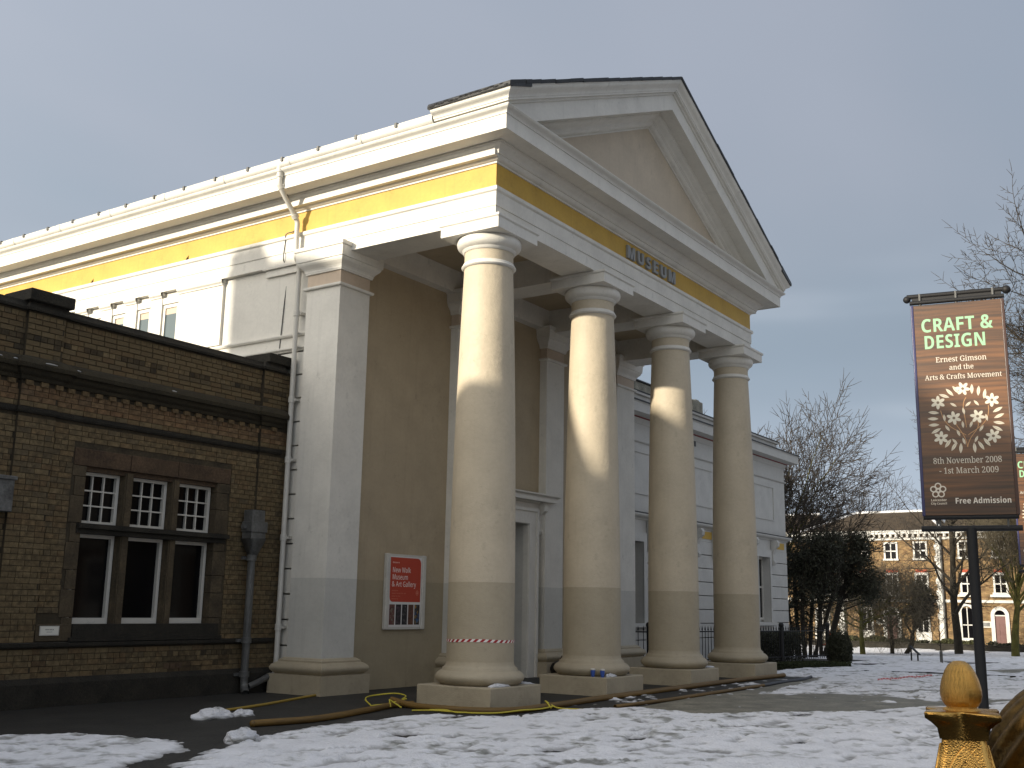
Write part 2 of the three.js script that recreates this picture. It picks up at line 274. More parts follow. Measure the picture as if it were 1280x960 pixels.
// pilasters of the back wall (antae)
function anta(x0, x1, z0, z1) {
  const c = grp('pilaster', museum), R = ring(x0, x1, z0, z1), s = M.white;
  mesh('plinth', sweep([[0.22, -0.05], [0.22, 0.33], [0.1, 0.335]], R, true), M.creamLow, c);
  mesh('base', sweep([[0.1, 0.336], [0.13, 0.336], ...arc(0.135, 0.345, 0.135, 0.53, 0.40, 10), [0.10, 0.545], [0.10, 0.575], ...arc(0.07, 0.59, 0.0, 0.62, 0.15, 3)], R, true), M.creamLow, c);
  mesh('lower_shaft', box(x0, x1, 0.6, 2.02, z0, z1), M.whiteLow, c);
  mesh('shaft', box(x0, x1, 2.02, 7.46, z0, z1), s, c);
  mesh('neck', [box(x0 + 0.004, x1 - 0.004, 7.50, 7.76, z0 + 0.004, z1 - 0.004)], M.pink, c);
  mesh('capital', [sweep([[0, 7.445], [0.05, 7.45], [0.06, 7.47], [0.06, 7.50], [0, 7.505]], R, true),
    sweep([[0, 7.755], [0.03, 7.757], [0.035, 7.785], ...cyma(0.04, 7.79, 0.15, 7.98), [0.17, 7.985], [0.185, 8.18], [0.21, 8.195], [0.22, 8.26], [0, 8.30]], R, true)], s, c);
}
anta(-0.45, 0.38, -3.96, -3.10); anta(CX[1] - 0.4, CX[1] + 0.4, -3.75, -3.10); anta(CX[2] - 0.4, CX[2] + 0.4, -3.75, -3.10); anta(XR - 0.4, XR + 0.6, -3.96, -3.10);

// walls
mesh('back_wall', [box(0.2, 4.50, 2.02, 8.6, -3.85, -3.3), box(6.32, 11.2, 2.02, 8.6, -3.85, -3.3), box(4.50, 6.32, 3.5, 8.6, -3.85, -3.3)], M.tan, museum);
mesh('back_wall_base', [box(0.2, 4.50, -0.1, 2.02, -3.85, -3.302), box(6.32, 11.2, -0.1, 2.02, -3.85, -3.302)], M.tanLow, museum);
mesh('side_wall', [box(-0.28, 0.2, 6.7, 8.2, -24, -3.9), box(-0.25, 0.2, -0.1, 6.36, -24, -5.3), box(11.0, 11.32, -0.1, 8.2, -24, -3.9), box(-0.25, 11.3, -0.1, 8.6, -24.3, -24)], M.white, museum);
mesh('string_course', [sweep([[0, 6.34], ...cyma(0.02, 6.35, 0.07, 6.40), [0.07, 6.43], [0.03, 6.44], [0.0, 6.45]], (o) => [[-0.28 - o, -24], [-0.28 - o, -3.9]]), box(-0.285, 0.1, 6.44, 6.64, -24, -3.9), sweep([[0, 6.63], [0.05, 6.64], [0.07, 6.67], [0.07, 6.695], [0, 6.71]], (o) => [[-0.28 - o, -24], [-0.28 - o, -3.9]])], M.white, museum);
for (let i = 0; i < 14; i++) mesh('stone_course', rbox(-0.30, 0.2, -0.1 + i * 0.46, 0.335 + i * 0.46, -5.3, -3.9, 0.012), M.white, museum);

// clerestory on the long side
{
  const pil = [[-7.87, -6.5], [-8.79, -8.43], [-9.67, -9.29]]; for (let z = -10.55; z > -22; z -= 0.88) pil.push([z, z + 0.38]);
  for (const [a, b] of pil) {
    mesh('wall_pilaster', box(-0.345, -0.27, 6.72, 8.06, a, b), M.white, museum);
    mesh('pilaster_cap', [sweep([[0, 7.99], [0.03, 8.0], ...cyma(0.03, 8.01, 0.075, 8.07), [0.08, 8.113], [0, 8.113]], (o) => [[-0.345 - o + 0.0, a - o * 0.3], [-0.345 - o, b + o * 0.3]]), box(-0.36, -0.27, 8.055, 8.11, a - 0.02, b + 0.02)], M.white, museum);
  }
  mesh('pilaster_cap', [box(-0.34, -0.27, 8.19 - 0.24, 8.19 - 0.10, -5.25, -4.02), box(-0.40, -0.27, 8.09, 8.113, -5.3, -4.02)], M.white, museum);
  for (let i = 0; i + 1 < pil.length && i < 14; i++) {
    const b = pil[i][0] - 0.03, a = pil[i + 1][1] + 0.03, w = grp('window', museum);
    mesh('frame', [box(-0.315, -0.27, 7.76, 7.83, a, b), box(-0.315, -0.27, 6.75, 7.76, a, a + 0.06), box(-0.315, -0.27, 6.75, 7.76, b - 0.06, b), box(-0.33, -0.27, 7.85, 7.99, a - 0.02, b + 0.02)], M.white, w);
    mesh('blind', box(-0.289, -0.26, 7.62, 7.76, a + 0.06, b - 0.06), M.pink, w);
    mesh('pane', box(-0.287, -0.26, 6.75, 7.62, a + 0.06, b - 0.06), M.glassGrey, w);
  }
}
// entablature
mesh('architrave', [sweep([[0.3, 8.116], [0.40, 8.116], [0.40, 8.355], [0.418, 8.357], [0.418, 8.60], ...cyma(0.42, 8.605, 0.452, 8.63), [0.458, 8.635], [0.458, 8.695], [0.39, 8.70]], uPath),
  box(-0.36, XR + 0.36, 8.12, 8.75, -0.36, 0.36), box(-0.36, 0.355, 8.12, 8.75, -24, -0.36), box(XR - 0.355, XR + 0.36, 8.12, 8.75, -24, -0.36)], M.white, museum);
for (const x of [CX[1], CX[2]]) mesh('ceiling_beam', box(x - 0.36, x + 0.36, 8.13, 8.75, -3.3, -0.36), M.white, museum);
mesh('wall_beam', box(0.355, XR - 0.355, 8.21, 8.72, -3.3, -3.08), M.white, museum);
mesh('portico_ceiling', box(-0.3, XR + 0.3, 8.70, 8.85, -3.8, 0.3), M.tan, museum);
mesh('frieze', [sweep([[0.39, 8.69], [0.40, 8.70], [0.40, 9.13], [0.2, 9.13]], uPath), box(-0.3, XR + 0.3, 8.86, 9.14, -24, 0.3)], M.yellow, museum);
const bed = [[0.38, 9.122], [0.425, 9.124], [0.425, 9.15], ...arc(0.43, 9.155, 0.52, 9.235, 0.18, 5), [0.545, 9.238], [0.545, 9.268], ...cyma(0.55, 9.27, 0.665, 9.385, 7), [0.68, 9.388], [0.68, 9.417], [0.975, 9.417], [0.98, 9.402], [1.01, 9.402], [1.01, 9.66], [1.03, 9.664], [1.03, 9.69], ...cyma(1.035, 9.692, 1.118, 9.765, 6), [1.125, 9.768], [1.125, 9.787], [0.7, 9.82], [0.2, 9.84]];
mesh('cornice', [sweep(bed, uPath), box(-0.6, XR + 0.6, 9.2, 9.80, -24, 0.5)], M.white, museum);

// pediment
{
  const half = XR / 2, tipO = 1.236, yTip = 10.086, yApex = 13.08, slope = (yApex - yTip) / (half + tipO);
  const prof = [[1.235, -0.06], [1.235, -0.085], ...cyma(1.225, -0.09, 1.12, -0.27, 7).map(([z, y]) => [z, y]), [1.105, -0.275], [1.105, -0.31], [1.05, -0.315], [1.045, -0.36], [1.012, -0.365], [1.012, -0.72], [0.985, -0.722], [0.985, -0.705], [0.70, -0.705], [0.70, -0.745], ...cyma(0.685, -0.75, 0.56, -0.87, 6), [0.545, -0.872], [0.545, -0.90], ...arc(0.53, -0.905, 0.44, -0.985, -0.15, 4), [0.425, -0.99], [0.425, -1.02], [0.39, -1.02]];
  const at = (z, dy) => { let x = -z, y = yTip + dy + (tipO - z) * slope; if (y < 9.775) { x += (9.775 - y) / slope; y = 9.775; } return [[x, y, z], [half, yApex + dy, z], [XR - x, y, z]]; };
  const a = [];
  const full = [[0.2, -0.06], ...prof];
  for (let i = 0; i + 1 < full.length; i++) { const P = at(...full[i]), Q = at(...full[i + 1]); for (let k = 0; k < 2; k++) a.push(...P[k], ...P[k + 1], ...Q[k + 1], ...P[k], ...Q[k + 1], ...Q[k]); }
  mesh('raking_cornice', tri(a), M.white, museum);
  mesh('tympanum', extrude([[0, 9.7], [XR, 9.7], [half, 12.32]], 0.2).translate(0, 0, 0.2), M.tympanum, museum);
  // roof slopes
  const th = 0.05;
  for (const s of [-1, 1]) {
    const x0 = s < 0 ? -1.0 : XR + 1.0, y0 = yTip + 0.236 * slope - 0.24, yr = yApex - 0.24;
    const g = tri([x0, y0, -24, x0, y0, 0.8, half, yr, 0.8, x0, y0, -24, half, yr, 0.8, half, yr, -24]);
    mesh('roof', g, M.slate, museum);
    // slate edge lying on the raking cornice, in short lengths
    const n = 14;
    for (let i = 0; i < n; i++) {
      const t0 = i / n, t1 = (i + 0.985) / n, X = (t) => (s < 0 ? -1.27 + t * (half + 1.27) : XR + 1.27 - t * (half + 1.27)), Y = (t) => 10.07 + t * (yApex - 10.07), j = rr(-0.006, 0.008);
      const p = [[X(t0), Y(t0) - 0.065 + j], [X(t1), Y(t1) - 0.065 + j + 0.008], [X(t1), Y(t1) + 0.005 + j + 0.008], [X(t0), Y(t0) + 0.005 + j]];
      mesh('slate', extrude(s < 0 ? p : p.reverse(), 0.6).translate(0, 0, 0.655 + rr(-0.008, 0.008)), M.slate, museum);
    }
  }
  mesh('gable_end', extrude([[-0.9, 9.75], [XR + 0.9, 9.75], [half, 12.9]], 0.2).translate(0, 0, -24.2), M.white, museum);
  // cornice return above the side wall with its lead capping
  for (const s of [-1, 1]) {
    const m = (x) => (s < 0 ? x : XR - x);
    const pr = prof.slice(0, 15).map(([z, dy]) => [z, yTip + dy + (tipO - z) * slope]).filter(([, y]) => y > 9.79), a2 = [];
    pr.unshift([0.7, pr[0][1] + 0.15]); pr.push([pr[pr.length - 1][0], 9.775]);
    for (let i = 0; i + 1 < pr.length; i++) { const [o, y] = pr[i], [o2, y2] = pr[i + 1]; a2.push(m(-o), y, -0.44, m(-o), y, o, m(-o2), y2, o2, m(-o), y, -0.44, m(-o2), y2, o2, m(-o2), y2, -0.44); }
    const sh = [...pr.map(([o, y]) => [m(-o), y]), [m(-0.7), 9.775]];
    mesh('cornice_return', [tri(a2), extrude(s < 0 ? sh : sh.slice().reverse(), 0.02).translate(0, 0, -0.46)], M.white, museum);
    const lp = [[-1.262, 10.005], [-1.262, 10.06], [-1.235, 10.105], [-0.6, 10.39], [-0.6, 10.25], [-1.2, 10.01]].map(([x, y]) => [m(x), y]);
    const lead = extrude(s < 0 ? lp.slice().reverse() : lp, 1.74).translate(0, 0, -0.49);
    mesh('lead_capping', lead, M.lead, museum);
  }
  for (let i = 0; i < 16; i++) mesh('lead_dent', new THREE.SphereGeometry(1, 7, 5).scale(0.02 + rnd() * 0.015, 0.022, 0.05 + rnd() * 0.05).translate(-1.255, 10.025 + rnd() * 0.04, -0.40 + i * 0.105), M.lead, museum);
  // gutter along the eaves with its straps
  const gut = grp('gutter', museum);
  mesh('trough', [sweep([[1.04, 9.80], ...arc(1.05, 9.80, 1.15, 9.93, 0.25, 6), [1.16, 9.95], [1.12, 9.955], [1.0, 9.96]], (o) => [[-o, -24], [-o, -0.47]]), box(-1.06, -0.9, 9.78, 10.02, -24, -0.47)], M.white, gut);
  for (let z = -1.3; z > -23; z -= 0.95) mesh('strap', [box(-1.175, -1.0, 9.955, 9.985, z, z + 0.05), box(-1.178, -1.162, 9.90, 9.97, z, z + 0.05)], M.greyPaint, gut);
  for (let z = -2.2; z > -23; z -= 1.83) mesh('joint', sweep([[1.045, 9.792], ...arc(1.055, 9.792, 1.16, 9.925, 0.25, 6), [1.168, 9.96]], (o) => [[-o, z], [-o, z + 0.09]]), M.white, gut);
}
// broken stubs sitting on the taenia
for (const [z, w] of [[-7.6, 0.16], [-10.9, 0.14]]) mesh('bracket_stub', extrude([[0, 0], [0.13, 0], [0.0, 0.12]], w).rotateY(Math.PI / 2).translate(-0.40, 8.70, z), M.lintel, museum);

// raised letters
const font = await new FontLoader().loadAsync('fonts/droid/droid_sans_bold.typeface.json');
{
  const L = grp('lettering', museum), word = 'MUSEUM', x0 = 4.36, x1 = 6.64, adv = [0.95, 0.82, 0.62, 0.64, 0.82, 0.95], gap = 0.36, tot = adv.reduce((a, b) => a + b) + gap * 5, k = (x1 - x0) / tot;
  let x = x0;
  [...word].forEach((ch, i) => {
    const g = new TextGeometry(ch, { font, size: 0.265, depth: 0.05, curveSegments: 6, bevelEnabled: true, bevelSize: 0.006, bevelThickness: 0.006, bevelSegments: 1 }); g.computeBoundingBox(); const b = g.boundingBox;
    g.translate(-b.min.x, -b.min.y, 0); g.scale((adv[i] * k) / (b.max.x - b.min.x), 0.275 / (b.max.y - b.min.y), 1);
    mesh('letter', boxUV(g.translate(x, 8.755, 0.405)), M.letter, L); x += (adv[i] + gap) * k;
  });
}
// doorway in the back wall
{
  const d = grp('door', museum);
  mesh('frame', [box(4.14, 4.55, 0, 3.45, -3.32, -3.18), box(6.27, 6.68, 0, 3.45, -3.32, -3.18), box(4.14, 6.68, 3.45, 3.83, -3.32, -3.18),
    box(4.14, 4.22, 0, 3.83, -3.19, -3.14), box(6.60, 6.68, 0, 3.83, -3.19, -3.14), box(4.22, 6.60, 3.75, 3.83, -3.19, -3.14), box(4.47, 4.53, 0, 3.5, -3.19, -3.155), box(6.29, 6.35, 0, 3.5, -3.19, -3.155), box(4.53, 6.29, 3.46, 3.52, -3.19, -3.155)], M.white, d);
  mesh('lining', [box(4.505, 4.545, 0, 3.455, -4.3, -3.31), box(6.275, 6.315, 0, 3.455, -4.3, -3.31), box(4.505, 6.315, 3.455, 3.495, -4.3, -3.31)], M.whiteLow, d);
  for (const [a, b] of [[4.55, 5.405], [5.415, 6.27]]) {
    const leaf = mesh('leaf', [box(a, b, 0.02, 3.45, -3.82, -3.74), ...[[0.2, 1.1], [1.25, 2.2], [2.35, 3.3]].map(([p, q]) => rbox(a + 0.14, b - 0.14, p, q, -3.75, -3.71, 0.01))], M.doorGrey, d);
    mesh('handle', new THREE.SphereGeometry(0.04, 10, 8).translate(a < 5 ? 5.33 : 5.49, 1.1, -3.68), M.gold, leaf);
  }
  mesh('hood', [sweep([[0, 3.90], ...cyma(0.02, 3.91, 0.10, 3.98), [0.30, 3.985], [0.30, 4.07], ...cyma(0.305, 4.075, 0.37, 4.13), [0.37, 4.15], [0, 4.19]], (o) => [[3.9 - o * 0.9, -3.3], [3.9 - o * 0.9, -3.25 + o], [6.92 + o * 0.9, -3.25 + o], [6.92 + o * 0.9, -3.3]]), box(4.0, 6.82, 3.83, 4.0, -3.3, -3.2)], M.white, d);
  for (const x of [3.92, 6.72]) mesh('console', extrude([[0, 3.22], [0.10, 3.24], [0.13, 3.31], [0.09, 3.38], [0.08, 3.55], [0.16, 3.70], [0.26, 3.78], [0.28, 3.88], [0.22, 3.97], [0, 3.98]], 0.16).rotateY(-Math.PI / 2).translate(x + 0.18, 0, -3.3), M.white, d);
}
// white downpipe from the eaves gutter
{
  const dp = grp('downpipe', museum), z = -4.24;
  mesh('pipe', [rod([-1.08, 9.86, z], [-1.08, 9.62, z], 0.062, 12), tube([[-1.08, 9.64, z], [-1.07, 9.5, z], [-1.0, 9.38, z], [-0.62, 8.98, z], [-0.55, 8.88, z], [-0.545, 8.7, z]], 0.05, 12, 30), rod([-0.545, 8.74, z], [-0.53, 8.22, z], 0.05, 12), tube([[-0.53, 8.26, z], [-0.52, 8.16, z], [-0.45, 8.05, z], [-0.42, 7.95, z]], 0.05, 12), rod([-0.42, 7.97, z], [-0.42, 0.42, z], 0.05, 12), tube([[-0.42, 0.46, z], [-0.44, 0.32, z], [-0.56, 0.26, z], [-0.7, 0.22, z]], 0.05, 12)], M.frame, dp);
  for (const [p, q] of [[[-1.08, 9.80, z], [-1.08, 9.72, z]], [[-1.05, 9.49, z], [-1.01, 9.42, z]], [[-0.64, 9.01, z], [-0.59, 8.95, z]]]) mesh('collar', rod(p, q, 0.075, 12), M.frame, dp);
  for (const y of [7.0, 5.3, 4.15, 2.7, 1.08]) mesh('bracket', [rod([-0.42, y, z], [-0.42, y + 0.11, z], 0.064, 12), box(-0.40, -0.27, y + 0.03, y + 0.08, z - 0.015, z + 0.10)], M.frame, dp);
  mesh('cable', [tube([[-0.29, 6.3, -4.80], [-0.295, 7.2, -4.74], [-0.30, 8.1, -4.70], [-0.43, 8.2, -4.68], [-0.43, 8.6, -4.66], [-0.48, 8.72, -4.60], [-0.41, 8.78, -4.45], [-0.42, 9.13, -4.42], [-0.6, 9.28, -4.42], [-0.75, 9.40, -4.35]], 0.011, 5, 60), rod([-0.295, 5.4, -4.86], [-0.295, 6.3, -4.80], 0.011, 5)], M.greyPaint, dp);
}
// wall poster
{
  const c = document.createElement('canvas'); c.width = 512; c.height = 620; const x = c.getContext('2d');
  x.fillStyle = '#d9d7d4'; x.fillRect(0, 0, 512, 620);
  x.fillStyle = '#b63a1e'; x.beginPath(); x.moveTo(12, 10); x.lineTo(440, 10); x.quadraticCurveTo(500, 12, 500, 70); x.lineTo(500, 400); x.lineTo(60, 400); x.quadraticCurveTo(12, 396, 12, 350); x.closePath(); x.fill();
  x.fillStyle = '#e8c9bd'; x.font = 'bold 19px sans-serif'; x.fillText('Welcome to', 44, 62);
  x.fillStyle = '#ece4de'; x.font = '62px sans-serif';
  const fit = (s, px, y, w) => { x.save(); x.translate(px, y); x.scale(w / x.measureText(s).width, 1); x.fillText(s, 0, 0); x.restore(); };
  fit('New Walk', 44, 142, 290); fit('Museum', 44, 204, 250); fit('& Art Gallery', 40, 266, 385);
  x.fillStyle = '#d98d72'; x.font = '15px sans-serif'; ['Opening times', 'Monday to Saturday 10am - 5pm', 'Sunday 11am - 5pm', 'Admission free'].forEach((s, i) => x.fillText(s, 44, 306 + i * 24));
  x.strokeStyle = '#d98d72'; x.lineWidth = 3; for (let i = 0; i < 5; i++) { x.beginPath(); x.arc(448 + 13 * Math.sin(i * 1.257), 318 - 13 * Math.cos(i * 1.257), 9, 0, 7); x.stroke(); }
  const cols = [['#6a4038', '#7d8a78', '#4a2a24'], ['#20161c', '#55404c', '#1a1216'], ['#15121a', '#6a6660', '#17141a'], ['#5a3420', '#6b4026', '#3a2216'], ['#241b16', '#b9923a', '#2d5c96']];
  cols.forEach((p, i) => { const px = 16 + i * 99; x.fillStyle = p[0]; x.fillRect(px, 422, 84, 176); let s2 = 7 + i * 31; for (let k = 0; k < 26; k++) { s2 = (s2 * 1103515245 + 12345) & 0x7fffffff; const a = s2 % 60, b = (s2 >> 8) % 150; x.fillStyle = p[1 + (k % 2)]; x.globalAlpha = 0.55; x.beginPath(); x.ellipse(px + 12 + a, 434 + b, 4 + (s2 >> 5) % 12, 5 + (s2 >> 11) % 16, (s2 % 7), 0, 7); x.fill(); } x.globalAlpha = 1; });
  const tx = new THREE.CanvasTexture(c); tx.colorSpace = THREE.SRGBColorSpace;
  const s = thing('wall_sign', 'white framed orange welcome sign with five small pictures on the tan portico wall', 'sign', [1.97, 1.82, -3.3]);
  mesh('backing', box(-0.60, 0.60, -0.72, 0.72, 0.0, 0.05), M.frame, s);
  mesh('rail', [rbox(-0.61, -0.50, -0.725, 0.725, 0.0, 0.085, 0.02)], M.frame, s); mesh('rail', [rbox(0.50, 0.61, -0.725, 0.725, 0.0, 0.085, 0.02)], M.frame, s);
  mesh('poster', new THREE.PlaneGeometry(0.99, 1.36).translate(0, 0, 0.054), new THREE.MeshPhysicalMaterial({ map: tx, roughness: 0.5 }), s);
}

/* ================= museum wing beyond the portico ================= */
{
  const w = thing('museum_wing', 'two storey white wing with bracketed windows, grooved ground floor and red cornice line', 'building', [20, 0, -5]);
  const P = (n, g, m) => mesh(n, (Array.isArray(g) ? join(g) : g).translate(-20, 0, 5), m, w);
  const XL = 11.4, XE = 28.4;
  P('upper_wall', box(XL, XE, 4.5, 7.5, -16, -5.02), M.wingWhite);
  const path = (o) => [[XL, -5 + o], [XE + o, -5 + o], [XE + o, -16]];
  const wins = [[14.05, 15.75], [17.63, 19.33], [21.21, 22.91], [24.8, 26.5]];
  // grooved courses of the ground floor, cut round the windows
  const hs = [[-0.6, 0.62], [0.62, 1.1]]; for (let y = 1.1; y < 3.9; y += 0.463) hs.push([y, Math.min(3.88, y + 0.463)]);
  for (const [y0, y1] of hs) {
    let x = XL; const cuts = y1 > 1.15 ? wins : [];
    for (const [a, b] of [...cuts, [XE, XE]]) { P('stone_course', rbox(x, a, y0 + 0.012, y1 - 0.012, -5.3, -5.0, 0.014), M.wingWhite); x = b; }
  }
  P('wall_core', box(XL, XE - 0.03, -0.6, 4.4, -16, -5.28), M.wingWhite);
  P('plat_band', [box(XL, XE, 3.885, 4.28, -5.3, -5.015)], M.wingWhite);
  P('string_course', [sweep([[-0.05, 4.27], [0.02, 4.28], ...cyma(0.03, 4.30, 0.16, 4.40), [0.18, 4.41], [0.18, 4.46], [-0.05, 4.50]], path)], M.wingWhite);
  P('flashing', [sweep([[0.18, 4.462], [0.19, 4.465], [0.19, 4.495], [-0.05, 4.53]], path)], M.slate);
  P('moulding', [sweep([[-0.05, 6.69], [0.02, 6.70], [0.05, 6.73], [0.05, 6.755], [-0.05, 6.765]], path)], M.wingWhite);
  // panels of the upper floor
  for (const [a, b] of [[13.6, 18.4], [19.3, 23.6], [24.4, 27.1]]) P('panel_frame', [box(a, b, 6.38, 6.43, -5.03, -4.985), box(a, b, 5.07, 5.12, -5.03, -4.985), box(a, a + 0.05, 5.12, 6.38, -5.03, -4.985), box(b - 0.05, b, 5.12, 6.38, -5.03, -4.985)], M.wingWhite);
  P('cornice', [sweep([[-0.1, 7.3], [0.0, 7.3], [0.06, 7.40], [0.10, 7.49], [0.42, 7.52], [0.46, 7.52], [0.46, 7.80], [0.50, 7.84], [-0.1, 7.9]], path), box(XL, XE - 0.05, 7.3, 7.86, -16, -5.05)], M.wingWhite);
  P('red_fillet', [sweep([[0.08, 7.46], [0.13, 7.47], [0.13, 7.515], [0.08, 7.517]], path)], M.red);
  P('cornice_flashing', [sweep([[0.50, 7.842], [0.52, 7.845], [0.52, 7.885], [-0.1, 7.93]], path)], M.slate);
  P('blocking_course', [sweep([[-0.25, 7.9], [-0.22, 7.9], [-0.22, 8.30], [-0.14, 8.33], [-0.14, 8.40], [-0.3, 8.43]], path), box(XL, XE - 0.1, 7.9, 8.41, -16, -5.3)], M.wingWhite);
  P('parapet_flashing', [sweep([[-0.14, 8.402], [-0.12, 8.405], [-0.12, 8.44], [-0.4, 8.46]], path)], M.slate);
  P('attic', [rbox(XL, 20.7, 8.4, 8.93, -7.2, -5.6, 0.03)], M.parapet);
  P('attic_coping', [rbox(XL, 20.74, 8.93, 8.99, -7.25, -5.55, 0.02)], M.slate);
  P('attic_block', [rbox(20.6, 21.5, 8.4, 9.02, -7.1, -5.5, 0.05), rbox(21.1, 21.4, 9.0, 9.10, -6.1, -5.6, 0.03)], M.parapet);
  P('finial', [lathe([[0.14, 8.4], [0.14, 8.5], [0.07, 8.55], [0.06, 8.75], [0.15, 8.88], [0.18, 9.0], [0.10, 9.1], [0.02, 9.14]], 25.1, -5.7, 14)], M.parapet);
  for (const x0 of [17.8, 11.6]) for (let i = 0; i < 14; i++) P('vent_bar', box(x0 + i * 0.14, x0 + 0.06 + i * 0.14, 7.12, 7.30, -5.02, -4.99), M.greyPaint);
  for (const [a, b] of wins) {
    const v = grp('window', w), Q = (n, g, m) => mesh(n, (Array.isArray(g) ? join(g) : g).translate(-20, 0, 5), m, v);
    Q('surround', [box(a, a + 0.25, 1.1, 3.88, -5.3, -4.93), box(b - 0.25, b, 1.1, 3.88, -5.3, -4.93), box(a + 0.25, b - 0.25, 3.6, 3.88, -5.3, -4.93), box(a + 0.19, a + 0.25, 1.1, 3.6, -4.94, -4.90), box(b - 0.25, b - 0.19, 1.1, 3.6, -4.94, -4.90)], M.wingWhite);
    Q('sash', [box(a + 0.25, a + 0.32, 1.2, 3.6, -5.28, -5.22), box(b - 0.32, b - 0.25, 1.2, 3.6, -5.28, -5.22), box(a + 0.32, b - 0.32, 3.52, 3.6, -5.28, -5.22), box(a + 0.32, b - 0.32, 1.2, 1.3, -5.28, -5.22), box(a + 0.32, b - 0.32, 2.42, 2.48, -5.28, -5.22), box((a + b) / 2 - 0.02, (a + b) / 2 + 0.02, 1.3, 3.52, -5.28, -5.23)], M.frame);
    Q('pane', box(a + 0.25, b - 0.25, 1.2, 3.6, -5.30, -5.262), M.glass);
    Q('sill', rbox(a - 0.12, b + 0.12, 1.0, 1.12, -5.1, -4.82, 0.015), M.wingWhite);
    for (const x of [a - 0.32, b + 0.12]) Q('console', extrude([[0, 3.3], [0.12, 3.32], [0.16, 3.42], [0.10, 3.50], [0.09, 3.75], [0.16, 3.95], [0.28, 4.05], [0.30, 4.18], [0.24, 4.28], [0, 4.28]], 0.2).rotateY(-Math.PI / 2).translate(x + 0.2, 0, -5.0), M.wingWhite);
    Q('yellow_panel', box(b + 0.75, b + 1.6, 3.97, 4.22, -5.03, -4.995), M.yellow);
  }
}

